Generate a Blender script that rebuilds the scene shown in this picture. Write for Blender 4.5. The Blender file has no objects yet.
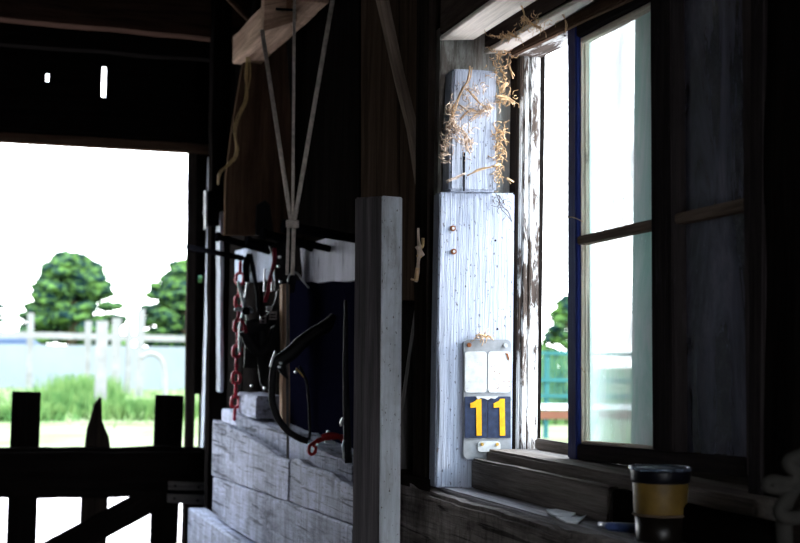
import bpy, bmesh, math, random
from mathutils import Vector, Matrix, noise
V = Vector
random.seed(7)
scn = bpy.context.scene
COL = scn.collection
F_PX = 1500.0

# ------------------------------------------------------------------ camera
yaw, pitch, roll = math.radians(17.7), math.radians(2.96), 0.018
C0 = V((0, 0, 1.5))
FW = V((math.sin(yaw)*math.cos(pitch), math.cos(yaw)*math.cos(pitch), math.sin(pitch)))
R0 = V((math.cos(yaw), -math.sin(yaw), 0))
U0 = R0.cross(FW)
RC = R0*math.cos(roll) + U0*math.sin(roll)
UC = -R0*math.sin(roll) + U0*math.cos(roll)
cam_d = bpy.data.cameras.new('camera')
cam = bpy.data.objects.new('camera', cam_d)
COL.objects.link(cam)
M = Matrix((RC, UC, -FW)).transposed().to_4x4()
M.translation = C0
cam.matrix_world = M
cam_d.sensor_width = 36
cam_d.lens = F_PX*36/800
cam_d.clip_start = 0.05
cam_d.clip_end = 500
cam_d.dof.use_dof = True
cam_d.dof.focus_distance = 3.85
cam_d.dof.aperture_fstop = 5.2
scn.camera = cam

def at(px, py, X=None, Y=None, Z=None):
    """point of the place seen at a photo pixel, on the plane X, Y or Z = const"""
    d = FW + RC*((px-400)/F_PX) - UC*((py-271.5)/F_PX)
    if X is not None: t = (X-C0.x)/d.x
    elif Y is not None: t = (Y-C0.y)/d.y
    else: t = (Z-C0.z)/d.z
    return C0 + d*t

# ------------------------------------------------------------------ materials
def new_mat(name):
    m = bpy.data.materials.new(name); m.use_nodes = True
    nt = m.node_tree
    return m, nt, nt.nodes['Principled BSDF']

def N(nt, t, **kw):
    n = nt.nodes.new(t)
    for k, v in kw.items():
        setattr(n, k, v)
    return n

def ramp(nt, src, stops):
    r = N(nt, 'ShaderNodeValToRGB')
    e = r.color_ramp.elements
    while len(e) < len(stops): e.new(0.5)
    for el, (p, c) in zip(e, stops):
        el.position = p
        el.color = (c, c, c, 1) if isinstance(c, (int, float)) else (*c, 1)
    nt.links.new(src, r.inputs[0])
    return r.outputs[0]

def coords(nt, scale):
    tc = N(nt, 'ShaderNodeTexCoord')
    oi = N(nt, 'ShaderNodeObjectInfo')
    mul = N(nt, 'ShaderNodeMath', operation='MULTIPLY'); mul.inputs[1].default_value = 37.0
    nt.links.new(oi.outputs['Random'], mul.inputs[0])
    add = N(nt, 'ShaderNodeVectorMath', operation='ADD')
    nt.links.new(tc.outputs['Object'], add.inputs[0]); nt.links.new(mul.outputs[0], add.inputs[1])
    mp = N(nt, 'ShaderNodeMapping'); mp.inputs['Scale'].default_value = scale
    nt.links.new(add.outputs[0], mp.inputs[0])
    return mp.outputs[0]

def noise_n(nt, vec, scale=1, detail=6, rough=.6, dist=0):
    n = N(nt, 'ShaderNodeTexNoise')
    n.inputs['Scale'].default_value = scale; n.inputs['Detail'].default_value = detail
    n.inputs['Roughness'].default_value = rough; n.inputs['Distortion'].default_value = dist
    nt.links.new(vec, n.inputs['Vector'])
    return n.outputs['Fac']

def mixc(nt, fac, a, b, mode='MIX'):
    m = N(nt, 'ShaderNodeMix', data_type='RGBA', blend_type=mode)
    for inp, v in ((m.inputs[0], fac), (m.inputs[6], a), (m.inputs[7], b)):
        if isinstance(v, (int, float)): inp.default_value = v
        elif isinstance(v, tuple): inp.default_value = (*v, 1)
        else: nt.links.new(v, inp)
    return m.outputs[2]

def wood(name, dark, light, paint=None, amt=.6, rough=.8, bump=.4, s=1.0, dirt=None, spec=.08, cracks=.5, soft=.05, streak=0, speck=0):
    """weathered timber, grain along local X; optional chipped paint"""
    m, nt, b = new_mat(name)
    g = noise_n(nt, coords(nt, (1.3*s, 16*s, 16*s)), 1, 8, .65, .6)
    f = noise_n(nt, coords(nt, (5*s, 110*s, 110*s)), 1, 5, .7, .2)
    c = ramp(nt, g, [(.3, dark), (.7, light)])
    fr = ramp(nt, f, [(.3, .45), (.62, 1.0)])
    c = mixc(nt, .8, c, fr, 'MULTIPLY')
    h = f
    if paint:
        p1 = noise_n(nt, coords(nt, (7*s, 38*s, 38*s)), 1, 7, .75, .8)
        p2 = noise_n(nt, coords(nt, (2*s, 3*s, 3*s)), 1, 4, .6)
        ad = N(nt, 'ShaderNodeMath', operation='ADD'); nt.links.new(p1, ad.inputs[0]); nt.links.new(p2, ad.inputs[1])
        hf = N(nt, 'ShaderNodeMath', operation='MULTIPLY'); hf.inputs[1].default_value = .5; nt.links.new(ad.outputs[0], hf.inputs[0])
        t = .5 + (.5-amt)*.45
        mask = ramp(nt, hf.outputs[0], [(t-soft, 0.0), (t+soft, 1.0)])
        tone = noise_n(nt, coords(nt, (1.5*s, 9*s, 9*s)), 1, 5, .6)
        pc = mixc(nt, 1.0, paint, ramp(nt, tone, [(.3, .72), (.65, 1.0)]), 'MULTIPLY')
        pc = mixc(nt, .45, pc, fr, 'MULTIPLY')
        c = mixc(nt, mask, c, pc)
    if dirt:
        d = noise_n(nt, coords(nt, (3, 3, 3)), 1, 6, .7)
        c = mixc(nt, ramp(nt, d, [(.5, 0.0), (.72, .8)]), c, dirt)
    if cracks:
        k = noise_n(nt, coords(nt, (1.1*s, 42*s, 42*s)), 1, 3, .5, .3)
        km = ramp(nt, k, [(.27, 1.0-cracks), (.33, 1.0)])
        c = mixc(nt, 1.0, c, km, 'MULTIPLY')
    if streak:          # run marks across the grain
        k = noise_n(nt, coords(nt, (26, 9, 3.2)), 1, 8, .75, .6)
        c = mixc(nt, 1.0, c, ramp(nt, k, [(.36, 1.0-streak), (.55, 1.0)]), 'MULTIPLY')
        k = noise_n(nt, coords(nt, (1.2, 3, 3)), 1, 5, .7, .2)
        c = mixc(nt, 1.0, c, ramp(nt, k, [(.34, .6), (.58, 1.0)]), 'MULTIPLY')
        k = noise_n(nt, coords(nt, (2.5, 60, 60)), 1, 4, .6, .4)
        c = mixc(nt, 1.0, c, ramp(nt, k, [(.36, .3), (.42, 1.0)]), 'MULTIPLY')
    if speck:
        k = noise_n(nt, coords(nt, (70, 130, 130)), 1, 4, .6)
        c = mixc(nt, ramp(nt, k, [(.66-.06*speck, 0.0), (.7-.06*speck, .85)]), c, (.07, .055, .05))
    nt.links.new(c, b.inputs['Base Color'])
    b.inputs['Roughness'].default_value = rough
    b.inputs['Specular IOR Level'].default_value = spec
    bp = N(nt, 'ShaderNodeBump'); bp.inputs['Strength'].default_value = bump; bp.inputs['Distance'].default_value = .004
    nt.links.new(h, bp.inputs['Height']); nt.links.new(bp.outputs[0], b.inputs['Normal'])
    return m

def plain(name, col, rough=.6, metal=0, var=.35, scale=30, spec=.12, bump=.15, **kw):
    m, nt, b = new_mat(name)
    f = noise_n(nt, coords(nt, (scale,)*3), 1, 5, .6)
    c = mixc(nt, 1.0, col, ramp(nt, f, [(.3, 1-var), (.7, 1.0)]), 'MULTIPLY')
    nt.links.new(c, b.inputs['Base Color'])
    b.inputs['Roughness'].default_value = rough; b.inputs['Metallic'].default_value = metal
    b.inputs['Specular IOR Level'].default_value = spec
    bp = N(nt, 'ShaderNodeBump'); bp.inputs['Strength'].default_value = bump; bp.inputs['Distance'].default_value = .003
    nt.links.new(f, bp.inputs['Height']); nt.links.new(bp.outputs[0], b.inputs['Normal'])
    for k, v in kw.items(): b.inputs[k].default_value = v
    return m

def two_tone(name, a, b_, scale, lo=.4, hi=.6, rough=.9, trans=0):
    m, nt, b = new_mat(name)
    f = noise_n(nt, coords(nt, scale), 1, 6, .65)
    c = ramp(nt, f, [(lo, a), (hi, b_)])
    nt.links.new(c, b.inputs['Base Color'])
    b.inputs['Roughness'].default_value = rough; b.inputs['Specular IOR Level'].default_value = .1
    return m

MT = {}
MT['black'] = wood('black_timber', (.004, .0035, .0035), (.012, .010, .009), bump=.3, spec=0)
MT['dark'] = wood('dark_timber', (.012, .01, .009), (.04, .031, .026), bump=.4, spec=0)
MT['brown2'] = wood('dim_brown_timber', (.02, .014, .01), (.09, .06, .045), spec=0)
MT['brown'] = wood('brown_timber', (.05, .03, .02), (.16, .1, .07), dirt=(.05, .03, .02), spec=0)
MT['beam'] = wood('old_beam_timber', (.3, .17, .11), (.8, .55, .4), dirt=(.12, .06, .04))
MT['beamd2'] = wood('brown_grey_beam', (.05, .035, .03), (.14, .11, .1), spec=0)
MT['beamd'] = wood('sooty_beam', (.02, .012, .01), (.07, .04, .03), spec=0)
MT['grey'] = wood('grey_timber', (.07, .065, .065), (.22, .205, .2), spec=0)
MT['post'] = wood('post_timber', (.12, .105, .1), (.34, .31, .29), paint=(.5, .52, .54), amt=.35, cracks=.6)
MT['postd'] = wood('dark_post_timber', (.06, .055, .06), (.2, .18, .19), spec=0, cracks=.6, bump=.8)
MT['postl'] = wood('pale_post_facing', (.12, .1, .09), (.25, .2, .17), paint=(.72, .78, .85), amt=.85, spec=.05, soft=.12, cracks=.3, speck=.45, dirt=(.3, .32, .34))  # pale coat stands in for light on the front post
MT['white'] = wood('white_painted_board', (.1, .09, .085), (.3, .28, .27), paint=(.5, .56, .69), amt=.86, cracks=.9, bump=1.0, soft=.05, speck=.5)
MT['whiteold'] = wood('old_grey_paint', (.1, .09, .08), (.22, .2, .18), paint=(.36, .37, .34), amt=.6, cracks=.4, bump=.6, dirt=(.1, .06, .04))
MT['flaky'] = wood('flaking_paint', (.05, .04, .035), (.16, .12, .1), paint=(.85, .86, .86), amt=.53, s=1.6, bump=.9, cracks=.6, soft=.02)
MT['stall'] = wood('whitewashed_stall_board', (.05, .05, .065), (.2, .2, .27), paint=(.78, .81, 1.0), amt=.7, bump=1.0, cracks=.95, soft=.1, streak=.5, speck=.6)
MT['beamw'] = wood('dusty_lit_underside', (.2, .14, .1), (.42, .33, .27), paint=(.95, .86, .77), amt=.85, dirt=(.3, .17, .1), soft=.07)  # pale tone stands in for light bounced onto the undersides
MT['sill'] = wood('sill_timber', (.1, .085, .075), (.34, .3, .27), bump=.8, spec=0, cracks=.7)
MT['ledge'] = wood('worn_ledge', (.16, .15, .16), (.5, .48, .5), bump=.7, spec=.1)
MT['under'] = wood('ledge_front', (.16, .14, .13), (.52, .46, .43), bump=.8, spec=0, cracks=.7, streak=.5)
MT['sash'] = wood('sash_timber', (.012, .01, .011), (.04, .034, .034), paint=(.06, .055, .06), amt=.3, bump=.4, spec=0)
MT['sashn'] = wood('brown_sash_stile', (.06, .05, .05), (.13, .11, .11), spec=0)
MT['sashb'] = wood('blue_sash_sheen', (.005, .006, .02), (.01, .012, .03), paint=(.01, .018, .12), amt=.85, bump=.3, rough=.5)  # blue stands in for sky reflected on the far stile
MT['sashw'] = wood('sash_moulding', (.14, .1, .08), (.36, .3, .25), paint=(.95, .85, .72), amt=.7, bump=.6, s=1.5)
MT['shutter'] = wood('green_shutter_board', (.08, .24, .19), (.18, .46, .37), bump=.3)
MT['iron'] = plain('black_iron', (.006, .006, .008), .8, 0, spec=0)
MT['steel'] = plain('worn_steel', (.45, .47, .5), .35, .9)
MT['leather'] = plain('black_leather', (.008, .008, .01), .6, spec=.2)
MT['tan'] = plain('tan_leather', (.35, .22, .1), .6)
MT['strap'] = plain('grey_strap', (.7, .62, .55), .8, var=.5, scale=60)
MT['red'] = plain('red_plastic', (.8, .02, .06), .4, spec=.5, var=.3)
MT['redw'] = plain('red_webbing', (.5, .03, .03), .7)
MT['straw'] = plain('straw', (.85, .58, .33), .7, var=.5, scale=80)
MT['web'] = plain('dusty_cobweb', (.75, .6, .48), .9, var=.3)
MT['twine'] = plain('twine', (.62, .45, .22), .8, var=.4, scale=90)
MT['cable'] = plain('brown_cable', (.3, .16, .05), .5)
MT['rust'] = plain('rusty_metal', (.32, .12, .05), .8, .2, var=.6, scale=120)
MT['plate'] = plain('plate_enamel', (.3, .32, .34), .4, var=.3, scale=50)
MT['platew'] = plain('white_enamel', (.62, .65, .66), .45, var=.3, scale=45)
MT['navy'] = plain('navy_enamel', (.035, .05, .1), .4, var=.5, scale=60)
MT['yellow'] = plain('yellow_digit', (.85, .45, .02), .4, var=.3, scale=60)
MT['gold'] = plain('brass', (.7, .45, .1), .4, .6)
MT['paper'] = plain('paper', (.6, .62, .65), .8, var=.3)
MT['bluep'] = plain('blue_plastic', (.06, .1, .28), .35, spec=.5)
MT['lid'] = plain('dark_lid', (.004, .004, .008), .4, spec=.2)
MT['amber'] = plain('amber_varnish', (.19, .115, .025), .5, var=.5, scale=22, spec=.2, **{'Transmission Weight': .15})
MT['syrup'] = plain('dark_residue', (.008, .006, .004), .35, spec=.25)
MT['rimglass'] = plain('clear_rim', (.12, .16, .22), .1, var=.1, spec=.6, **{'Transmission Weight': .5})
MT['floor'] = two_tone('earth_floor', (.05, .04, .035), (.1, .085, .07), (4, 4, 4))
MT['bark'] = plain('bark', (.1, .07, .05), .9)
MT['fence'] = plain('pale_fence_paint', (.19, .19, .18), .8, var=.3, scale=3)
MT['teal'] = plain('teal_mesh', (.02, .1, .1), .7, var=.3, scale=3)
MT['orange'] = plain('orange_board', (.12, .05, .03), .8, var=.2, scale=3)
MT['wallo'] = plain('pale_blue_sheeting', (.165, .19, .2), .8, var=.2, scale=.4)
MT['car'] = plain('pale_blue_car_paint', (.13, .17, .24), .3)
MT['carglass'] = plain('car_glass', (.05, .08, .14), .1)
MT['leaf'] = two_tone('tree_foliage', (.002, .014, .014), (.055, .115, .022), (2.6, 2.6, 2.6), .45, .58)
MT['weed'] = two_tone('tall_weeds', (.03, .085, .02), (.1, .17, .05), (1.5, 1.5, 1.5))
MT['grasst'] = two_tone('grass_tufts', (.1, .17, .06), (.2, .26, .12), (1.5, 1.5, 1.5))

# ground: grass with a pale gravel yard by the door
m, nt, b = new_mat('yard_ground')
tc = N(nt, 'ShaderNodeTexCoord')
nz = noise_n(nt, tc.outputs['Object'], .35, 5, .6)
nf = noise_n(nt, tc.outputs['Object'], 9, 5, .7)
grass = ramp(nt, nz, [(.38, (.085, .13, .04)), (.62, (.19, .2, .12))])
grav = ramp(nt, nf, [(.35, (.42, .36, .33)), (.6, (.7, .63, .6))])
sx = N(nt, 'ShaderNodeSeparateXYZ'); nt.links.new(tc.outputs['Object'], sx.inputs[0])
mr = N(nt, 'ShaderNodeMapRange'); mr.inputs['From Min'].default_value = 16.5; mr.inputs['From Max'].default_value = 18.5
nt.links.new(sx.outputs['Y'], mr.inputs['Value'])
nt.links.new(mixc(nt, mr.outputs[0], grav, mixc(nt, .25, grass, nf, 'MULTIPLY')), b.inputs['Base Color'])
b.inputs['Roughness'].default_value = 1; b.inputs['Specular IOR Level'].default_value = .05
MT['ground'] = m

# dirty glass: clear pane with a patchy film of dust and green algae
def dirty_glass(name, film_col, lo, hi, amax=.8):
    m, nt, b = new_mat(name)
    out = nt.nodes['Material Output']; nt.nodes.remove(b)
    tr = N(nt, 'ShaderNodeBsdfTransparent'); tr.inputs[0].default_value = (.92, .95, .95, 1)
    gl = N(nt, 'ShaderNodeBsdfGlossy'); gl.inputs['Roughness'].default_value = .12; gl.inputs[0].default_value = (.9, .95, 1, 1)
    fr = N(nt, 'ShaderNodeFresnel'); fr.inputs[0].default_value = 1.45
    cl = N(nt, 'ShaderNodeMixShader'); nt.links.new(fr.outputs[0], cl.inputs[0])
    nt.links.new(tr.outputs[0], cl.inputs[1]); nt.links.new(gl.outputs[0], cl.inputs[2])
    v = coords(nt, (5, 5, 1.6))
    n1 = noise_n(nt, v, 1.3, 8, .7, 1.0)
    n2 = noise_n(nt, coords(nt, (60, 60, 30)), 1, 6, .7)
    col = mixc(nt, ramp(nt, n1, [(.35, 0.0), (.7, 1.0)]), film_col, tuple(min(1, c*1.5+.03) for c in film_col))
    df = N(nt, 'ShaderNodeBsdfDiffuse'); tl = N(nt, 'ShaderNodeBsdfTranslucent')
    nt.links.new(col, df.inputs[0]); nt.links.new(col, tl.inputs[0])
    fm = N(nt, 'ShaderNodeMixShader'); fm.inputs[0].default_value = .5
    nt.links.new(df.outputs[0], fm.inputs[1]); nt.links.new(tl.outputs[0], fm.inputs[2])
    fac = ramp(nt, n1, [(.3, lo), (.7, hi)])
    sp = ramp(nt, n2, [(.62, 0.0), (.7, .25)])
    ad = N(nt, 'ShaderNodeMath', operation='ADD', use_clamp=True); nt.links.new(fac, ad.inputs[0]); nt.links.new(sp, ad.inputs[1])
    fin = N(nt, 'ShaderNodeMixShader'); nt.links.new(ad.outputs[0], fin.inputs[0])
    nt.links.new(cl.outputs[0], fin.inputs[1]); nt.links.new(fm.outputs[0], fin.inputs[2])
    nt.links.new(fin.outputs[0], out.inputs[0])
    return m
MT['glass_a'] = dirty_glass('dusty_glass', (.68, .98, .86), .7, .95)
MT['glass_b'] = dirty_glass('grimy_glass', (.2, .2, .27), .2, .95)

# ------------------------------------------------------------------ object helpers
def tag(o, label=None, cat=None, group=None, kind=None):
    if label: o['label'] = label
    if cat: o['category'] = cat
    if group: o['group'] = group
    if kind: o['kind'] = kind
    return o

def thing(name, loc, label, cat, group=None, kind=None):
    o = bpy.data.objects.new(name, None); COL.objects.link(o)
    o.empty_display_size = .05
    o.location = loc
    return tag(o, label, cat, group, kind)

def world_loc(o):
    m = Matrix.Identity(4)
    while o is not None:
        m = o.matrix_basis @ m; o = o.parent
    return m

def link(name, bm, mat, parent=None, mw=None, smooth=False):
    """bm is in the frame mw (world if None)"""
    me = bpy.data.meshes.new(name)
    bmesh.ops.recalc_face_normals(bm, faces=bm.faces)
    bm.to_mesh(me); bm.free()
    if smooth:
        for p in me.polygons: p.use_smooth = True
    me.materials.append(mat)
    o = bpy.data.objects.new(name, me); COL.objects.link(o)
    mw = mw or Matrix.Identity(4)
    if parent:
        o.parent = parent
        o.matrix_basis = world_loc(parent).inverted() @ mw
    else:
        o.matrix_basis = mw
    return o

def center_bm(bm):
    """recentre a world-space bmesh, return the frame matrix"""
    c = V((0, 0, 0))
    for v in bm.verts: c += v.co
    c /= max(1, len(bm.verts))
    for v in bm.verts: v.co -= c
    return Matrix.Translation(c)

def frame(x, y):
    x = x.normalized(); z = x.cross(y).normalized(); y = z.cross(x)
    return Matrix((x, y, z)).transposed()

def plank(name, p0, p1, wdir, w, t, mat, parent=None, rag=.0, w1=None, endrag=0.0, bevel=.004, seed=0, chew=None):
    """timber from p0 to p1 (centre line). w along wdir, t across. rag: wavering edges.
    chew(u, side) -> offset of an edge (side -1/+1) along wdir at u in 0..1"""
    p0 = V(p0); p1 = V(p1)
    R = frame(p1-p0, V(wdir)); L = (p1-p0).length
    mw = R.to_4x4(); mw.translation = (p0+p1)/2
    rnd = random.Random(seed or sum(map(ord, name))+int(L*1000))
    w1 = w if w1 is None else w1
    n = max(1, min(60, int(L/.04))) if (rag or chew) else 1
    bm = bmesh.new()
    rings = []
    o1, o2 = rnd.uniform(0, 99), rnd.uniform(0, 99)
    for i in range(n+1):
        u = i/n; x = -L/2 + L*u
        ww = w + (w1-w)*u
        hi = ww/2 + rag*noise.noise(V((x*4+o1, 0, 0)))*1.5 + rag*.5*noise.noise(V((x*23+o1, 0, 3)))
        lo = -ww/2 - rag*noise.noise(V((x*4+o2, 5, 0)))*1.5 - rag*.5*noise.noise(V((x*23+o2, 5, 3)))
        if chew: hi += chew(u, 1); lo += chew(u, -1)
        tt = t/2 + rag*.3*noise.noise(V((x*7+o1, 9, 0)))
        xs = x
        e = endrag if i in (0, n) else 0
        rings.append([bm.verts.new((xs+rnd.uniform(-e, e), a, c)) for a, c in ((lo, -tt), (hi, -tt), (hi, tt), (lo, tt))])
    for a, b_ in zip(rings, rings[1:]):
        for k in range(4):
            bm.faces.new((a[k], a[(k+1) % 4], b_[(k+1) % 4], b_[k]))
    bm.faces.new(rings[0][::-1]); bm.faces.new(rings[-1])
    if bevel:
        bmesh.ops.recalc_face_normals(bm, faces=bm.faces)
        es = [e for e in bm.edges if len(e.link_faces) == 2 and e.calc_face_angle(0) > .9]
        bmesh.ops.bevel(bm, geom=es, offset=min(bevel, t*.3, w*.3), segments=2, affect='EDGES')
    return link(name, bm, mat, parent, mw)

def box(name, lo, hi, mat, parent=None, bevel=.003, grain='x'):
    lo, hi = V(lo), V(hi); c = (lo+hi)/2; d = hi-lo
    ax = {'x': V((1, 0, 0)), 'y': V((0, 1, 0)), 'z': V((0, 0, 1))}[grain]
    wd = {'x': V((0, 1, 0)), 'y': V((0, 0, 1)), 'z': V((1, 0, 0))}[grain]
    L = abs(d.dot(ax)); w = abs(d.dot(wd)); t = abs(d.dot(ax.cross(wd)))
    return plank(name, c-ax*L/2, c+ax*L/2, wd, w, t, mat, parent, bevel=bevel)

def prism(name, pts, ext, mat, parent=None, gdir=None, bevel=0, smooth=False):
    """polygon pts (world) extruded by ext; grain along gdir"""
    pts = [V(p) for p in pts]; ext = V(ext)
    c = sum(pts, V((0, 0, 0)))/len(pts)
    g = V(gdir) if gdir else (pts[1]-pts[0])
    n = ext.normalized(); g = (g - n*g.dot(n)).normalized()
    R = Matrix((g, n.cross(g), n)).transposed(); mw = R.to_4x4(); mw.translation = c
    inv = mw.inverted()
    bm = bmesh.new()
    a = [bm.verts.new(inv @ p) for p in pts]; b_ = [bm.verts.new(inv @ (p+ext)) for p in pts]
    bm.faces.new(a); bm.faces.new(b_[::-1])
    for i in range(len(a)):
        j = (i+1) % len(a)
        bm.faces.new((a[i], b_[i], b_[j], a[j]))
    if bevel:
        bmesh.ops.recalc_face_normals(bm, faces=bm.faces)
        bmesh.ops.bevel(bm, geom=[e for e in bm.edges if e.calc_face_angle(0) > .5], offset=bevel, segments=2, affect='EDGES')
    return link(name, bm, mat, parent, mw, smooth)

def sweep(bm, pts, rad, seg=8, flat=1.0, side=None, closed=False):
    """tube (flat<1: strap) along pts added to bm; rad may be a list"""
    pts = [V(p) for p in pts]; n = len(pts)
    rings = []
    prev = None
    for i, p in enumerate(pts):
        if closed: d = pts[(i+1) % n]-pts[i-1]
        else: d = pts[min(i+1, n-1)]-pts[max(i-1, 0)]
        if d.length < 1e-9: d = V((0, 0, 1))
        d.normalize()
        s = V(side) if side else (prev if prev else (V((0, 0, 1)) if abs(d.z) < .9 else V((1, 0, 0))))
        s = s - d*s.dot(d)
        if s.length < 1e-4: s = d.orthogonal()
        s.normalize(); prev = s; t = d.cross(s)
        r = rad[i] if isinstance(rad, (list, tuple)) else rad
        rings.append([bm.verts.new(p + s*math.cos(2*math.pi*k/seg+math.pi/seg)*r + t*math.sin(2*math.pi*k/seg+math.pi/seg)*r*flat) for k in range(seg)])
    rr = list(zip(rings, rings[1:])) + ([(rings[-1], rings[0])] if closed else [])
    for a, b_ in rr:
        for k in range(seg):
            bm.faces.new((a[k], a[(k+1) % seg], b_[(k+1) % seg], b_[k]))
    if not closed:
        bm.faces.new(rings[0][::-1]); bm.faces.new(rings[-1])

def smooth_pts(pts, k=6):
    pts = [V(p) for p in pts]; out = []
    P = [pts[0]*2-pts[1]] + pts + [pts[-1]*2-pts[-2]]
    for i in range(1, len(P)-2):
        a, b_, c, d = P[i-1:i+3]
        for j in range(k):
            t = j/k
            out.append(.5*((2*b_) + (c-a)*t + (2*a-5*b_+4*c-d)*t*t + (3*b_-a-3*c+d)*t**3))
    out.append(pts[-1])
    return out

def tube(name, pts, r, mat, parent=None, seg=8, flat=1.0, side=None, smooth=True, closed=False, curve=True):
    bm = bmesh.new()
    P = smooth_pts(pts) if (curve and len(pts) > 2) else [V(p) for p in pts]
    if isinstance(r, (list, tuple)):
        n = len(r); r = [r[min(n-2, int(i/(len(P)-1)*(n-1)))]*(1-((i/(len(P)-1)*(n-1))-min(n-2, int(i/(len(P)-1)*(n-1))))) +
                         r[min(n-2, int(i/(len(P)-1)*(n-1)))+1]*((i/(len(P)-1)*(n-1))-min(n-2, int(i/(len(P)-1)*(n-1)))) for i in range(len(P))]
    sweep(bm, P, r, seg, flat, side, closed)
    mw = center_bm(bm)
    return link(name, bm, mat, parent, mw, smooth)

def lathe(name, base, prof, mat, parent=None, seg=32):
    bm = bmesh.new(); rings = []
    for r, z in prof:
        rings.append([bm.verts.new((r*math.cos(2*math.pi*k/seg), r*math.sin(2*math.pi*k/seg), z)) for k in range(seg)])
    for a, b_ in zip(rings, rings[1:]):
        for k in range(seg): bm.faces.new((a[k], a[(k+1) % seg], b_[(k+1) % seg], b_[k]))
    bm.faces.new(rings[0][::-1]); bm.faces.new(rings[-1])
    return link(name, bm, mat, parent, Matrix.Translation(V(base)), True)

def add_box(bm, lo, hi):
    vs = [bm.verts.new((x, y, z)) for z in (lo[2], hi[2]) for y in (lo[1], hi[1]) for x in (lo[0], hi[0])]
    for q in ((0, 1, 3, 2), (4, 6, 7, 5), (0, 4, 5, 1), (2, 3, 7, 6), (0, 2, 6, 4), (1, 5, 7, 3)):
        bm.faces.new([vs[i] for i in q])

def boxes(name, lst, mat, parent=None, kind=None):
    bm = bmesh.new()
    for lo, hi in lst: add_box(bm, lo, hi)
    o = link(name, bm, mat, parent)
    if kind: o['kind'] = kind
    return o

def cyl_bm(bm, p0, p1, r, seg=12):
    sweep(bm, [p0, p1], r, seg)

# ------------------------------------------------------------------ setting
XW = 1.54      # inner face of the right wall
YE = 8.0       # inner face of the end wall
ZC = 3.5
def st(o): o['kind'] = 'structure'; return o
st(boxes('floor', [((-3.1, -3.1, -.1), (1.7, 8.1, 0.0))], MT['floor']))
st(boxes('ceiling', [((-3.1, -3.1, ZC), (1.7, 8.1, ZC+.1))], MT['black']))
st(boxes('wall_left', [((-3.1, -3.1, 0), (-3.0, 8.1, ZC))], MT['dark']))
YB0 = -1.6
st(boxes('wall_back', [((-3.0, YB0-.06, 0), (-.9, YB0, ZC)), ((1.3, YB0-.06, 0), (1.6, YB0, ZC)), ((-.9, YB0-.06, 2.3), (1.3, YB0, ZC)), ((-.9, YB0-.06, 0), (-.05, YB0, 2.3))], MT['dark']))  # doorway gap added behind the camera to light the camera-facing sides
# right wall: vertical boards round the window opening
WY0, WY1, WZ0, WZ1 = 2.42, 3.70, 1.17, 2.30
lst = []
y = -3.0
k = 0
while y < 8.0:
    y2 = min(8.0, y+.2)
    dx = .006*(k % 2)
    if y2 <= WY0 or y >= WY1:
        lst.append(((XW+dx, y, 0), (XW+.035+dx, y2-.001, ZC)))
    else:
        ya, yb = max(y, WY0), min(y2, WY1)
        if y < WY0: lst.append(((XW+dx, y, 0), (XW+.035+dx, WY0, ZC)))
        if y2 > WY1: lst.append(((XW+dx, WY1, 0), (XW+.035+dx, y2, ZC)))
        lst.append(((XW+dx, ya, 0), (XW+.035+dx, yb, WZ0)))
        lst.append(((XW+dx, ya, WZ1), (XW+.035+dx, yb, ZC)))
    y = y2; k += 1
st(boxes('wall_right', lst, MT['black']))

# end wall boards with the door opening, two slits and gaps by the jamb
def ex(px, py=300): return at(px, py, Y=YE).x
def ez(px, py): return at(px, py, Y=YE).z
DX0, DX1 = -.75, ex(192, 300)
DZ = ez(100, 148)
lst = [((-3.0, YE, 0), (DX0, YE+.04, ZC))]
# header over the door, cut by two slits
s1 = (at(46.0, 73, Y=YE), at(49.2, 81.5, Y=YE)); s2 = (at(102.2, 66, Y=YE), at(105.8, 106.5, Y=YE))
xs = [DX0, s1[0].x, s1[1].x, s2[0].x, s2[1].x, ex(196)]
lst += [((xs[0], YE, DZ), (xs[1], YE+.03, ZC)), ((xs[2], YE, DZ), (xs[3], YE+.03, ZC)), ((xs[4], YE, DZ), (xs[5], YE+.03, ZC))]
lst += [((xs[1], YE, DZ), (xs[2], YE+.03, s1[1].z)), ((xs[1], YE, s1[0].z), (xs[2], YE+.03, ZC))]
lst += [((xs[3], YE, DZ), (xs[4], YE+.03, s2[1].z)), ((xs[3], YE, s2[0].z), (xs[4], YE+.03, ZC))]
# right of the door
g0, g1 = ex(194.5, 420), ex(199.5, 420)
gz0, gz1 = ez(197, 447), ez(197, 394)
h0, h1, hz0, hz1 = ex(197, 280), ex(203, 280), ez(200, 283), ez(200, 275)
lst += [((DX1, YE, 0), (g0, YE+.03, ZC))]
lst += [((g0, YE, 0), (g1, YE+.03, gz0)), ((g0, YE, gz1), (g1, YE+.03, hz0-.05))]
lst += [((g1, YE, 0), (1.6, YE+.03, hz0-.05)), ((g0, YE, hz1), (1.6, YE+.03, ZC))]
lst += [((g0, YE, hz0-.05), (1.6, YE+.03, hz0)), ((g0, YE, hz0), (h0, YE+.03, hz1)), ((h1, YE, hz0), (1.6, YE+.03, hz1))]
st(boxes('wall_far', lst, MT['black']))
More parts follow.
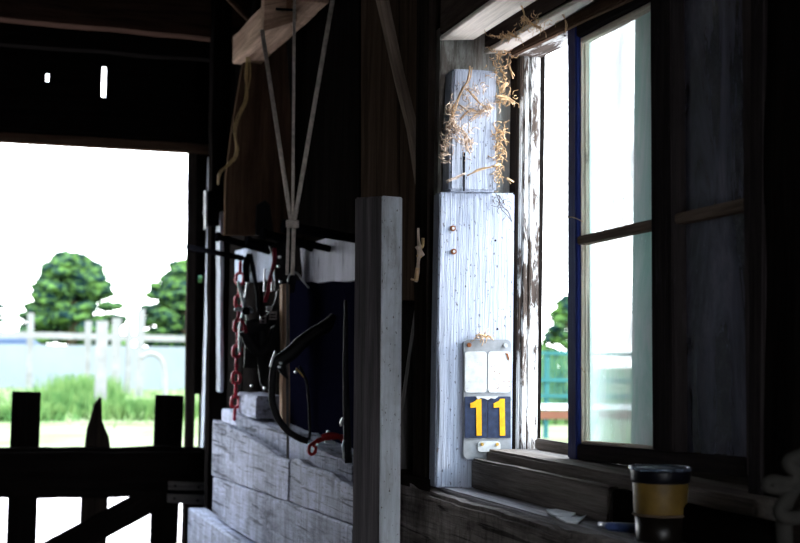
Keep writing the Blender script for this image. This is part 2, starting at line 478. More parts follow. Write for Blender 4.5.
# door trim
t1 = st(plank('trim_1', (DX0, YE-.03, DZ+.022), (ex(212, 152), YE-.03, DZ+.022), (0, 0, 1), .05, .05, MT['brown'], rag=.003))
t2 = st(plank('trim_2', (DX0, YE-.05, DZ+.16), (1.45, YE-.05, DZ+.16), (0, 0, 1), .2, .06, MT['black'], rag=.004))
pa, pb = at(210.5, 156, Y=YE-.08), at(202.5, 449, Y=YE-.08)
t3 = st(plank('trim_3', pa, pb, (1, 0, 0), .012, .11, MT['postl'], rag=.003))
st(plank('trim_6', at(184.5, 500, Y=YE-.01), V((at(182.5, 540, Y=YE-.01).x, YE-.01, .02)), (1, 0, 0), .018, .03, MT['black']))
pc, pd = at(187, 449.5, Y=YE-.045), at(203, 450, Y=YE-.045)
t4 = st(plank('trim_4', pc, pd, (0, 0, 1), .014, .06, MT['post']))
pa, pb = at(190, 153, Y=YE-.02), at(186.5, 540, Y=YE-.02)
t5 = st(plank('trim_5', pa+V((.012, 0, 0)), V((pb.x+.012, pb.y, 0.02)), (1, 0, 0), .045, .04, MT['dark'], rag=.002))

# ------------------------------------------------------------------ outside
bm = bmesh.new()
bmesh.ops.create_grid(bm, x_segments=2, y_segments=2, size=150)
gr = link('ground', bm, MT['ground'], None, Matrix.Translation((0, 0, -.12)))
st(gr)
# roof eave outside shades nothing of the window; a simple slab closes the barn top
def post_out(name, px, ytop, w, Y, mat, label, group=None, zb=-.12, lean=0):
    p = at(px, ytop, Y=Y); b_ = V((p.x+lean, Y, zb))
    o = plank(name, b_, p, (1, 0, 0), w, w, mat, bevel=.01)
    return tag(o, label, 'fence post', group)
tall = 34
post_out('fence_post', 102.5, 321, .24, tall, MT['fence'], 'thick pale fence post standing tallest and nearest in the paddock')
post_out('fence_post', 31, 313, .2, 50, MT['fence'], 'pale fence post farthest left in the paddock behind the gate')
post_out('fence_post', 88.5, 321, .2, 50, MT['fence'], 'slim pale fence post just left of the thick one')
post_out('fence_post', 117, 318, .25, 46, MT['fence'], 'pale fence post just right of the thick one')
post_out('fence_post', 129.5, 324, .18, 46, MT['fence'], 'shorter slim post between two taller pale ones')
post_out('fence_post', 141, 309, .22, 44, MT['fence'], 'tall pale fence post right of centre in the paddock')
a, b_ = at(-12, 334, Y=49), at(196, 339, Y=49)
tag(plank('fence_rail', a, b_, (0, 0, 1), .2, .06, MT['fence'], rag=.01), 'long pale top rail running along the paddock fence', 'fence rail')
# low pale sheeting wall
a, b_ = at(-20, 343, Y=54), at(196, 348, Y=54)
tag(boxes('sheeting_wall', [((a.x, 54, -.12), (b_.x, 54.2, (a.z+b_.z)/2))], MT['wallo']), 'long low pale blue sheeting wall beyond the paddock', 'wall')
# car roof behind
cr = thing('car', at(10, 345, Y=56)*1, 'pale blue car whose roof shows over the low wall', 'car')
c = at(12, 341, Y=56.5); cr.location = (c.x, 56.5, -.12)
prof = [(-2.1, .35), (-2.05, .8), (-1.3, .98), (-.75, 1.42), (.55, 1.47), (1.35, 1.02), (2.0, .9), (2.1, .4)]
zs = (c.z+.2+.12)/1.47
prism('car_body', [V((c.x+x, 55.8, -.12+z*zs)) for x, z in prof], (0, 1.6, 0), MT['car'], cr, bevel=.05)
prism('windscreen_band', [V((c.x+x, 55.77, -.12+z*zs)) for x, z in [(-1.2, 1.02), (-.72, 1.34), (.5, 1.38), (1.15, 1.05)]], (0, .02, 0), MT['carglass'], cr)
for x in (-1.35, 1.3):
    bm = bmesh.new(); cyl_bm(bm, (c.x+x, 55.76, .2), (c.x+x, 55.95, .2), .32, 20)
    link('wheel', bm, MT['iron'], cr)
# bent pipe hoop
bp_ = [at(165, 394, Y=30), at(164.5, 375, Y=30), at(162, 361, Y=30), at(156, 355, Y=30), at(148, 354, Y=30), at(141, 358, Y=30)]
hoop = tag(tube('bent_pipe', [V((bp_[0].x, 30, -.12))]+bp_, .05, MT['fence']), 'pale pipe bent over at the top standing in the grass', 'pipe')

def tree(px, ytop, ybot, wpx, Y, label, seed, group='trees beyond the paddock'):
    rnd = random.Random(seed)
    top = at(px, ytop, Y=Y); bot = at(px, ybot+14, Y=Y)
    W = wpx*Y*1.0/F_PX/math.cos(yaw)*1.0
    H = top.z-bot.z
    t = thing('tree', (top.x, Y, -.12), label, 'tree', group)
    bm = bmesh.new()
    nl = 5200
    clumps = []
    for i in range(190):
        u = rnd.random()            # 0 bottom 1 top
        rr = (W/2)*(1-u**1.5)**.62*(1 if u > .12 else .9)
        a = rnd.uniform(0, 6.283); r = rr*rnd.uniform(.35, 1.0)
        clumps.append((V((top.x+r*math.cos(a), Y+r*math.sin(a), bot.z+H*(.02+.9*u))), W*rnd.uniform(.045, .1)))
    for cc, r in clumps:
        ret = bmesh.ops.create_icosphere(bm, subdivisions=2, radius=r, matrix=Matrix.Translation(cc) @ Matrix.Diagonal((1.25, 1.25, .6, 1)))
        for v in ret['verts']:
            v.co += (v.co-cc)*.5*noise.noise(v.co*3.5)
    for i in range(nl):
        cc, r = clumps[rnd.randrange(len(clumps))]
        d = V((rnd.gauss(0, 1), rnd.gauss(0, 1), rnd.gauss(0, 1))).normalized()
        p = cc + V((d.x*1.35, d.y*1.35, d.z*.6))*r*rnd.uniform(.8, 1.5)
        s = W*.011
        a = V((rnd.gauss(0, 1), rnd.gauss(0, 1), rnd.gauss(0, 1))).normalized()*s*1.6; b2 = a.orthogonal().normalized()*s
        bm.faces.new([bm.verts.new(p-a), bm.verts.new(p+b2), bm.verts.new(p+a), bm.verts.new(p-b2)])
    me = bpy.data.meshes.new('crown'); bm.to_mesh(me); bm.free(); me.materials.append(MT['leaf'])
    o = bpy.data.objects.new('crown', me); COL.objects.link(o); o.parent = t
    o.matrix_basis = world_loc(t).inverted()
    tube('trunk', [V((top.x, Y, -.12)), V((top.x+.1, Y, bot.z+H*.3)), V((top.x, Y, bot.z+H*.75))], [W*.05, W*.04, W*.01], MT['bark'], t)
tree(73, 247, 332, 108, 75, 'broad dark green tree, full crown in the middle of the doorway view', 3)
tree(186, 256, 334, 92, 78, 'dark green tree cut off by the right side of the doorway', 5)
tree(-14, 272, 334, 40, 80, 'dark green tree at the far left edge of the doorway view', 9)
tree(566, 292, 352, 56, 45, 'small dark green tree seen through the open gap of the window', 12)

# weeds in the paddock: uncountable
def tuft_mesh(name, spots, mat, label, cat, blades, h0, h1, w):
    rnd = random.Random(len(spots)*7)
    bm = bmesh.new()
    for (cx, cy, rx, ry, hs) in spots:
        for i in range(blades):
            x = cx+rnd.gauss(0, rx); y = cy+rnd.gauss(0, ry); h = rnd.uniform(h0, h1)*hs
            a = rnd.uniform(0, 3.14); d = V((math.cos(a), math.sin(a), 0))*w; tip = V((rnd.gauss(0, .1), rnd.gauss(0, .1), h))
            p = V((x, y, -.12))
            bm.faces.new([bm.verts.new(p-d), bm.verts.new(p+d), bm.verts.new(p+tip+d*.2), bm.verts.new(p+tip-d*.2)])
    o = link(name, bm, mat)
    return tag(o, label, cat, None, 'stuff')
def gpt(px, py): return at(px, py, Z=-.12)
def spot(px, py, rx, ry, hs):
    p = gpt(px, py); return (p.x, p.y, rx, ry, hs)
tuft_mesh('tall_weeds', [spot(62, 416, .5, .6, 1.1), spot(75, 412, .4, .6, 1.5), spot(85, 408, .4, .6, 1.6), spot(50, 418, .4, .5, .7), spot(125, 418, .5, .4, .8), spot(145, 419, .6, .4, .7), spot(172, 418, .5, .5, .8), spot(8, 420, .4, .4, .6)],
          MT['weed'], 'tall green weeds growing round the thick fence post', 'weeds', 900, .2, .55, .03)
tuft_mesh('grass', [spot(20+i*19, 395+(i*37 % 21), 1.6, 2.5, .6) for i in range(10)], MT['grasst'],
          'short rough grass of the paddock behind the gate', 'grass', 900, .1, .35, .025)

# seen through the window gap: mesh fence, hedge, orange board
YF = 26
def fx(px, py): return at(px, py, Y=YF)
wf = thing('mesh_fence', (fx(555, 420).x, YF, -.12), 'teal mesh fence with three rails seen through the window gap', 'fence')
x0, x1 = fx(505, 400).x, fx(650, 400).x
for yy in (353, 380, 396):
    z = fx(553, yy).z
    plank('rail', (x0, YF, z), (x1, YF, z), (0, 0, 1), .07, .05, MT['teal'], wf)
bm = bmesh.new()
nv = 50
for i in range(nv):
    x = x0+(x1-x0)*i/(nv-1)
    add_box(bm, (x-.008, YF+.03, .2), (x+.008, YF+.04, fx(553, 353).z))
link('mesh', bm, MT['teal'], wf)
for px in (530, 548, 592, 640):
    p = fx(px, 352); plank('fence_upright', (p.x, YF+.06, -.12), (p.x, YF+.06, p.z), (1, 0, 0), .08, .08, MT['teal'], wf)
z0, z1 = fx(553, 419).z, fx(553, 411).z
tag(plank('orange_board', (x0, YF-.02, (z0+z1)/2), (x1, YF-.02, (z0+z1)/2), (0, 0, 1), z1-z0, .05, MT['orange']), 'orange brown board along the foot of the teal mesh fence', 'board')
z0, z1 = fx(553, 409.5).z, fx(553, 404).z
tag(plank('white_rail', (x0, YF-.02, (z0+z1)/2), (x1, YF-.02, (z0+z1)/2), (0, 0, 1), z1-z0, .05, plain('white_paint', (.7, .7, .7))), 'white rail just above the orange board outside', 'rail')
tuft_mesh('hedge_growth', [(x0+(x1-x0)*i/11, 32, .5, .5, 1.6+.3*(i % 3)) for i in range(12)], MT['weed'], 'green growth behind the teal mesh fence', 'hedge', 700, .3, .8, .05)

# ------------------------------------------------------------------ half gate in the doorway
YG = 7.86
def gp(px, py, dy=0): return at(px, py, Y=YG+dy)
gate = thing('gate', (.35, YG, 0), 'black half-height timber picket gate closing the doorway', 'gate')
zt, zb = gp(100, 447).z, gp(100, 497).z
xl, xr = -.74, gp(184, 450).x
def sag(u, s): return .006*math.sin(u*9)*(1 if s > 0 else 0)
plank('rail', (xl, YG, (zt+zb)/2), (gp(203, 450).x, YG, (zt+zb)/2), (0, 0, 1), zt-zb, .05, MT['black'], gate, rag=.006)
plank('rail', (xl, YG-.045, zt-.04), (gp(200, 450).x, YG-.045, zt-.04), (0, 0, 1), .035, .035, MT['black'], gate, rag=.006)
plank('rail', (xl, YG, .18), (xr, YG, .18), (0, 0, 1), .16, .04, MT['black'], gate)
def picket(x0, x1, ytop, x0b, x1b):
    tl, tr = gp(x0, ytop), gp(x1, ytop+.8)
    b0, b1 = gp(x0b, 540), gp(x1b, 540)
    k = (b0.z-.06)/(tl.z-b0.z)
    f0 = b0+(b0-tl)*k; f1 = b1+(b1-tr)*k
    for p in (tl, tr, f0, f1): p.y = YG+.025
    prism('picket', [tl, tr, f1, f0], (0, .025, 0), MT['black'], gate, gdir=(0, 0, 1), bevel=.003)
picket(12.5, 41.5, 391.5, 7, 36.5)
picket(156.5, 185, 395, 151, 178.5)
picket(-60, -30, 391, -64, -34)
# the broken, pointed picket
pts = [gp(x, y) for x, y in ((100.5, 397.5), (102.2, 398), (102.8, 421), (106, 429), (109.5, 437), (111.5, 452), (108.5, 498), (107, 543))]
pts += [V((pts[-1].x-.02, YG, .06)), V((pts[-1].x-.15, YG, .06))] + [gp(x, y) for x, y in ((80, 543), (82, 498), (85, 452), (87.5, 430), (91, 419), (95, 404))]
for p in pts: p.y = YG+.025
prism('broken_picket', pts, (0, .025, 0), MT['dark'], gate, gdir=(0, 0, 1))
a, b_ = gp(162, 494), gp(40, 559)
a.y = b_.y = YG+.012
plank('brace', a, b_+(b_-a)*.8, (0, 0, 1), .13, .024, MT['black'], gate)
hp = [gp(166, 480), gp(202, 484), gp(201, 504), gp(165.5, 499)]
hg = thing('hinge', (0, 0, 0), None, None); hg.parent = gate; hg.matrix_basis = Matrix.Translation(gp(184, 491)-gate.location)
for q in ((166, 480, 202, 481, 202, 489, 166, 488.5), (165, 492.5, 201.5, 493.5, 201.5, 503.5, 165, 501)):
    P = [gp(q[i], q[i+1]) for i in range(0, 8, 2)]
    for p in P: p.y = YG-.075
    prism('hinge_leaf', P, (0, .008, 0), MT['iron2'] if 'iron2' in MT else MT['grey'], hg, bevel=.001)
bm = bmesh.new()
a, b_ = gp(166, 490.6), gp(210, 491.4); a.y = b_.y = YG-.078
cyl_bm(bm, a, b_, .009, 10)
link('hinge_pin', bm, MT['iron'], hg, smooth=True)
for px, py in ((173, 484.5), (196, 486), (172, 497), (195, 499)):
    bm = bmesh.new(); a = gp(px, py); a.y = YG-.083; cyl_bm(bm, a, a+V((0, .01, 0)), .006, 10)
    link('screw', bm, MT['iron'], hg)

# ------------------------------------------------------------------ jamb surroundings
# upright timber right of the door with the light strip and junction box
p0, p1 = at(219, 250, Y=7.2), at(216, 540, Y=7.2)
d = p1-p0
o = plank('corner_post', p0-d*1.4, V((p1.x, 7.2, 0))+V((0, 0, 0)), (1, 0, 0), .09, .1, MT['black'], rag=.003)
tag(o, 'black corner post standing between the doorway and the stall boards', 'post')
a, b_ = at(219.5, 276, Y=7.13), at(219, 392, Y=7.13)
tag(plank('light_batten', at(219.8, 212, Y=7.09), at(219.5, 392, Y=7.09), (1, 0, 0), .016, .11, MT['postl'], rag=.004), 'pale grey batten nailed on the black corner post', 'batten')
jb = thing('junction_box', at(214, 208, Y=7.1), 'small black electrical box on the corner post, bright along its left edge', 'box')
P = [at(x, y, Y=7.07) for x, y in ((208, 191), (223, 190), (223, 226), (208, 225))]
prism('case', P, (0, .06, 0), MT['iron'], jb, bevel=.004)
P = [at(x, y, Y=7.08) for x, y in ((205.5, 190), (208.2, 191), (208.2, 226), (205.8, 229))]
prism('cover_edge', P, (0, .05, 0), MT['paper'], jb)
bm = bmesh.new(); q = at(203, 212.5, Y=7.09); cyl_bm(bm, q, q+V((.03, 0, 0)), .004); link('screw', bm, MT['steel'], jb)
# iron rod across
tag(tube('iron_rod', [at(188, 247, Y=7.05), at(242, 258, Y=6.6)], .013, MT['iron']), 'long thin black iron rod reaching from the stall towards the doorway', 'rod')
# conduit cable on the header
P = [at(x, y, Y=YE-.1) for x, y in ((150, -2), (178, 2), (200, 8), (213, 20), (221, 36), (224, 60), (224, 88), (223, 110), (227, 130), (232, 165))]
cb = thing('electric_cable', P[5], 'thin brown electric cable looping down beside the doorway', 'cable')
tube('cable', P, .011, MT['cable'], cb)
for px, py in ((206, 12), (224, 88)):
    q = at(px, py, Y=YE-.1); bm = bmesh.new(); add_box(bm, q-V((.025, .012, .008)), q+V((.025, .014, .008))); link('cable_clip', bm, MT['grey'], cb)
# roof beams above the door
tag(plank('tie_beam', (-3, 7.3, at(100, 22, Y=7.3).z+.1), (1.5, 7.3, at(230, 33, Y=7.3).z+.06), (0, 0, 1), .2, .12, MT['beamd'], rag=.004), 'dark tie beam crossing the top of the picture above the doorway', 'beam')
tag(plank('lower_tie_beam', (-3, 7.6, at(0, 46, Y=7.6).z+.07), (1.5, 7.6, at(200, 60, Y=7.6).z+.07), (0, 0, 1), .14, .1, MT['black'], rag=.004), 'black lower beam between the tie beam and the door header', 'beam')
tag(tube('roof_stick', [at(222, -8, Y=6.6), at(250, 20, Y=6.6)], .013, MT['brown']), 'brown stick slanting down to the wall plate at the top', 'stick')

# ------------------------------------------------------------------ stall side
def sp(px, py, X=1.28): return at(px, py, X=X)
# wall plate beam, running along the wall
P = [at(233, 36, X=1.26), at(283, -12, X=1.26), at(300, -12, X=1.26), at(233, 63, X=1.26)]
a = at(233, 36, X=1.26); b2 = at(233, 63, X=1.26)
cz = (a.z+b2.z)/2
bn = plank('wall_plate', (1.32, a.y, cz), (1.32, at(297, 10, X=1.26).y, cz+.02), (0, 0, 1), a.z-b2.z, .12, MT['beam'], rag=.004)
tag(bn, 'rough brown horizontal beam end above the hanging straps', 'beam')
P = [at(264, 31, Y=5.4), at(297, 21, Y=5.4), at(297.5, -16, Y=5.4), at(262, -16, Y=5.4)]
P[2].z = P[3].z = ZC
prism('cross_tie', P, (0, .05, 0), MT['beam'], None, gdir=(1, 0, .3))
bpy.data.objects['cross_tie'].parent = None
tag(bpy.data.objects['cross_tie'], 'short brown timber facing the camera above the strap knot', 'timber')
tag(tube('long_nail', [at(276, 9, Y=5.33), at(296, 10, Y=5.33)], .005, MT['iron']), 'black nail sticking out of the short brown timber', 'nail')
# broad brown board
P = [at(x, y, Y=6.35) for x, y in ((247, 42), (286, 42), (300, 235), (225, 235), (226, 178), (232, 130))]
tag(prism('hanging_board', P, (0, .04, 0), MT['brown'], None, gdir=(0, 0, 1)), 'broad dark brown board hanging upright behind the straps', 'board')
P = [at(x, y, Y=6.33) for x, y in ((257, 205), (265, 200), (270, 205), (274, 235), (256, 235))]
tag(prism('leather_flap', P, (0, .02, 0), MT['leather']), 'black leather flap hanging on the broad brown board', 'leather')
# dark upright boards
def upright(name, xa, xb, ya, yb, X, mat, label, cat='board', xa2=None, xb2=None, th=.05):
    P = [at(xa, ya, X=X), at(xb, ya, X=X), at(xb2 or xb, yb, X=X), at(xa2 or xa, yb, X=X)]
    return tag(prism(name, P, (th, 0, 0), mat, None, gdir=(0, 0, 1)), label, cat)
upright('upright_board', 297, 359, -15, 236, 1.495, MT['black'], 'wide black upright board behind the right hand strap', th=.04)
upright('upright_board', 361, 399, -15, 300, 1.455, MT['brown2'], 'brown upright board rising behind the front post', th=.08)
upright('upright_board', 400, 424, -15, 300, 1.45, MT['brown2'], 'narrow brown upright board beside the diagonal brace', th=.08)
# diagonal brace
MT['brace'] = wood('grey_brown_brace', (.12, .09, .07), (.34, .26, .21), spec=0)
P = [at(x, y, Y=4.05) for x, y in ((377, -10), (387, -10), (404, 72), (424, 150), (430, 200), (421, 200), (410, 130), (398, 82))]
tag(prism('diagonal_brace', P, (0, .03, 0), MT['brace'], None, gdir=(.25, 0, -1)), 'thin grey diagonal brace running down to the front post', 'brace')

# straps meeting in a knot
knot = at(292.5, 224, Y=5.0)
st_l = thing('strap_bundle', knot, 'three pale straps gathered in a knot above the black pegs', 'strap')
for (x, y, yy) in ((262, 30, 5.3), (294.5, -10, 5.1), (334, -8, 4.9)):
    a = at(x, y, Y=yy)
    e = knot + V(((x-292)*.00012, 0, .0))
    tube('strap', [a, e+(a-e)*.05, e], .0085 if x != 294.5 else .006, MT['strap'], st_l, seg=6, flat=.35, side=(1, 0, 0), curve=False)
for px, w in ((287.5, .006), (293, .008)):
    a = at(px+1, 222, Y=5.0); b_ = at(px-.5, 275, Y=5.0)
    tube('strap_tail', [a, b_], w, MT['strap'], st_l, seg=6, flat=.3, side=(1, 0, 0), curve=False)
bm = bmesh.new()
for k in range(3):
    sweep(bm, [knot+V((.018*math.cos(t), .012*math.sin(t), .008*k-.008)) for t in [i*.524 for i in range(12)]], .006, 6, closed=True)
link('knot', bm, MT['strap'], st_l, smooth=True)

# twisted straw twine down from the beam
P = [at(x, y, Y=6.25) for x, y in ((297, -10), (280, 2), (268, 10), (259, 22), (255, 34), (250, 48), (247, 75), (243, 100), (238, 128), (236, 150), (229, 163), (222, 172), (218, 184))]
for i, p in enumerate(P): p.x += .01*math.sin(i*2.1)
tw = thing('baling_twine', P[4], 'frayed yellow baling twine trailing down the brown board edge', 'twine')
tube('main_strand', P, .0055, MT['twine'], tw, seg=6)
tube('main_strand', [p+V((.009*math.sin(i*2.9), -.006, .006*math.cos(i*1.9))) for i, p in enumerate(P)], .004, MT['twine'], tw, seg=6)
P2 = [p+V((.012*math.sin(i*1.7), -.01, .01*math.cos(i*2.3))) for i, p in enumerate(P[5:11])]
tube('loose_strand', P2, .003, MT['twine'], tw, seg=5)

# ledge and horizontal stall boards (X about 1.28), each a thick plank
def zline(px, py, X): return at(px, py, X=X)
def stall_board(name, ptsT, ptsB, X, th, mat, label, chew=None, group=None, n=26, seed=1):
    """thick plank face -X between a top and a bottom poly line given as points (y,z)"""
    def ip(L, y):
        for (ya, za), (yb, zb) in zip(L, L[1:]):
            if (ya-y)*(yb-y) <= 0: return za+(zb-za)*(y-ya)/(yb-ya+1e-9)
        return L[0][1] if abs(L[0][0]-y) < abs(L[-1][0]-y) else L[-1][1]
    y0, y1 = ptsT[0][0], ptsT[-1][0]
    bm = bmesh.new(); rings = []
    c = V((X+th/2, (y0+y1)/2, (ptsT[0][1]+ptsB[0][1])/2))
    for i in range(n+1):
        y = y0+(y1-y0)*i/n
        zt = ip(ptsT, y)+.008*noise.noise(V((y*7, seed, 0)))+.005*noise.noise(V((y*31, seed, 0)))
        zb_ = ip(ptsB, y)+.004*noise.noise(V((y*9, seed, 4)))
        xo = .006*noise.noise(V((y*5, seed, 8)))
        r = .006
        cs = [(X+xo, zb_+r*.4), (X+xo, zt-r), (X+xo+r, zt), (X+th, zt-.003), (X+th, zb_), (X+xo+r*.4, zb_)]
        rings.append([bm.verts.new((a-c.x, y-c.y, z-c.z)) for a, z in cs])
    for a, b_ in zip(rings, rings[1:]):
        for k in range(6): bm.faces.new((a[k], a[(k+1) % 6], b_[(k+1) % 6], b_[k]))
    bm.faces.new(rings[0]); bm.faces.new(rings[-1][::-1])
    # turn to a frame whose X is the world Y (grain)
    R = Matrix(((0, 1, 0), (1, 0, 0), (0, 0, -1))).transposed().to_4x4()
    bm.transform(R.inverted())
    mw = Matrix.Translation(c) @ R
    return tag(link(name, bm, mat, None, mw), label, 'board', group)
def yz(px, py, X):
    p = at(px, py, X=X); return (p.y, p.z)
X1 = 1.28
T = [yz(x, y, X1) for x, y in ((213, 420), (222, 423), (236, 430), (262, 446), (278, 458), (288, 461))]
B = [yz(x, y, X1) for x, y in ((213, 475.8), (232, 481.8), (288.5, 501.5))]
stall_board('stall_board', T, B, X1, .04, MT['stall'], 'whitewashed top plank of the stall side, farther section nearest the gate', seed=1)
T = [yz(x, y, X1) for x, y in ((288.6, 460), (296, 459), (310, 468), (330, 474), (352, 490))]
B = [yz(x, y, X1) for x, y in ((288.6, 501.8), (352, 524.6))]
stall_board('stall_board', T, B, X1+.005, .04, MT['stall'], 'whitewashed top stall plank with a gnawed edge, beside the front post', seed=2)
T = [yz(x, y, X1) for x, y in ((213, 477), (232, 483), (288, 503), (352, 526))]
B = [(T[0][0], .745), (T[1][0], .735), (T[2][0], .733), (T[3][0], .73)]
stall_board('stall_board', T, B, X1, .06, MT['stall'], 'whitewashed second plank of the stall side below the long crack', seed=3)
T = [(7.1, .735), (4.2, .70)]; B = [(7.1, .36), (4.2, .36)]
stall_board('stall_board', T, B, X1-.045, .08, MT['stall'], 'lowest whitewashed plank in view, jutting out at the bottom left', seed=4)
T = [(7.1, .345), (4.2, .35)]; B = [(7.1, 0.0), (4.2, 0.0)]
stall_board('stall_board', T, B, X1-.02, .07, MT['stall'], 'bottom plank of the stall side resting on the floor', seed=6)
X2 = 1.375
T = [yz(x, y, X2) for x, y in ((222, 408), (250, 420), (286, 435))]
B = [(T[0][0], T[0][1]-.1), (T[-1][0], T[-1][1]-.1)]
stall_board('ledge_board', T, B, X2, .15, MT['stall'], 'whitewashed ledge plank under the loose block, behind the top stall plank', seed=11)
T = [yz(x, y, X2) for x, y in ((288, 436), (318, 449), (352, 465))]
B = [(T[0][0], T[0][1]-.1), (T[-1][0], T[-1][1]-.1)]
stall_board('ledge_board', T, B, X2, .15, MT['stall'], 'whitewashed ledge plank on which the red halter lies', seed=12)
tag(boxes('inner_boarding', [((1.40, 4.5, 0), (1.48, 7.05, 1.012))], MT['black']), 'black boarding under the whitewashed ledge planks', 'boarding')
# slim upright and orange lit wood behind the ledge
a, b_ = at(284.5, 284, Y=5.95), at(285, 430, Y=5.95)
tag(plank('stall_upright', a, b_, (1, 0, 0), .03, .05, MT['tan'] if 0 else wood('pale_raw_timber', (.45, .27, .17), (.75, .52, .38)), rag=.004), 'pale raw timber upright between the bridles and the dark bay', 'upright')
a, b_ = at(287.3, 283, Y=5.45), at(287.6, 466, Y=5.45)
tag(plank('grey_batten', a, b_, (1, 0, 0), .009, .012, MT['grey'], rag=.001), 'thin grey batten running down in front of the ledge planks', 'batten')
# the white boards behind the pegs
XP = 1.50
def pegboard(T, B, label, seed):
    P = [at(x, y, X=XP) for x, y in T+B]
    o = prism('peg_board', P, (.041, 0, 0), MT['white'] if seed == 1 else MT['stallw'], None, gdir=(0, 0, 1))
    return tag(o, label, 'board', None)
MT['stallw'] = wood('worn_white_board', (.1, .1, .14), (.3, .3, .38), paint=(.62, .62, .72), amt=.62, bump=.8, cracks=.8, soft=.05)
pegboard([(235, 251), (250, 247), (262, 244), (275, 243)], [(275, 280), (235, 282.5)], 'clean white painted board behind the hanging red chain', 1)
pegboard([(300, 247), (318, 241), (330, 237), (357, 234)], [(357, 280), (345, 282), (330, 281), (318, 283), (312, 281.5), (303, 282)], 'worn white board with a ragged bottom edge above the dark bay', 2)
# dark sheet standing in for the shade inside the bay (navy)
MT['bay'] = plain('navy_bay_shade', (.004, .004, .011), .9, spec=0)
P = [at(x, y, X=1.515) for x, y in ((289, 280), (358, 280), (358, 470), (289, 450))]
tag(prism('bay_shade_panel', P, (.015, 0, 0), MT['bay']), 'very dark navy sheet standing in for the shaded bay below the worn white board', 'panel')

# iron pegs
def peg(tip, root, Yr, r, label):
    b_ = at(*root, X=1.498); a = at(*tip, Y=b_.y-.02)
    t = thing('iron_peg', b_, label, 'peg', 'black iron pegs')
    tube('peg_shaft', [a, b_], [r*1.1, r*.9], MT['iron'], t, seg=10, curve=False)
    d = (b_-a).normalized()
    bm = bmesh.new(); sweep(bm, [a-d*.004, a+d*.012], r*1.45, 12); link('peg_cap', bm, MT['iron'], t, smooth=False)
MT['steel2'] = plain('dull_peg_steel', (.006, .007, .014), .6, 0, spec=.05)
peg((217, 236.5), (270, 252), 0, .015, 'iron peg farthest left of the row, crossing the corner post')
peg((247.5, 241), (288, 249), 0, .015, 'iron peg second from the left, above the clean white board')
peg((262.5, 233.5), (330, 249), 0, .015, 'longest iron peg, ending against the worn white board')
peg((284, 226), (357, 239), 0, .018, 'thick iron peg highest of the row, passing in front of the strap knot')
peg((300, 244), (312, 250), 0, .010, 'short iron peg just below the strap knot')

# red chain
def chain(name, P, Llink, r, mat, label, hw=.3):
    t = thing(name, P[0], label, 'chain')
    pts = []; acc = 0
    dense = smooth_pts(P, 20) if len(P) > 2 else [P[0].lerp(P[1], i/60) for i in range(61)]
    pitch_ = Llink-2*r*1.15
    centers = [dense[0]]; last = dense[0]
    for q in dense:
        if (q-last).length >= pitch_: centers.append(q); last = q
    proto = {}
    for i, (a, b2) in enumerate(zip(centers, centers[1:])):
        d = (b2-a).normalized(); s = V((1, 0, 0)) if i % 2 else V((.25, 1, 0))
        s = (s-d*s.dot(d)).normalized(); c = (a+b2)/2
        bm = bmesh.new(); lp = []
        h = Llink/2-hw*Llink/2-r; w = hw*Llink/2
        for k in range(20):
            an = 2*math.pi*k/20
            x = math.cos(an)*w; y_ = math.sin(an)*w + (h if math.sin(an) > 0 else -h)
            lp.append(c + s*x*1.25 + d*y_)
        sweep(bm, lp, r, 6, closed=True)
        mw = center_bm(bm)
        link('chain_link', bm, mat, t, mw, True)
    return t
chain('red_chain', [at(240.5, 262, Y=6.7), at(239, 300, Y=6.7), at(237, 350, Y=6.7), at(235.3, 400, Y=6.7), at(234, 424, Y=6.7)], .066, .0075, MT['red'], 'red plastic chain hanging down onto the whitewashed plank', .42)

# steel tongs / nippers hanging by the chain
YN = 6.5
def np_(x, y): return at(x, y, Y=YN)
nip = thing('hoof_nippers', np_(246, 310), 'steel hoof nippers with crossed handles hanging beside the red chain', 'nippers')
tube('handle', [np_(250, 262), np_(247.5, 284), np_(244, 306), np_(240, 330), np_(240, 352)], .007, MT['steel'], nip)
tube('handle', [np_(238, 281), np_(242, 298), np_(246, 312), np_(249, 330), np_(248, 356)], .007, MT['steel'], nip)
tube('jaw', [np_(234.5, 309.5), np_(239, 309), np_(245, 311)], [.006, .011, .012], MT['steel'], nip)
tube('jaw', [np_(245, 311), np_(249, 309), np_(252.5, 312)], [.012, .012, .006], MT['steel'], nip)
bm = bmesh.new(); q = np_(245.5, 311); cyl_bm(bm, q-V((0, .02, 0)), q+V((0, .02, 0)), .018, 14); link('pivot', bm, MT['iron'], nip)
fr_ = thing('farrier_tongs', np_(256, 300), 'pair of black iron tongs hanging right of the nippers', 'tongs')
tube('arm', [np_(249.5, 254), np_(253, 270), np_(256, 287), np_(258, 312)], [.013, .012, .007, .005], MT['steel2'], fr_)
tube('arm', [np_(249.5, 254), np_(246, 265), np_(247, 282)], [.012, .016, .012], MT['iron'], fr_)
tube('arm', [np_(240, 256.5), np_(249, 260)], .006, MT['iron'], fr_, curve=False)

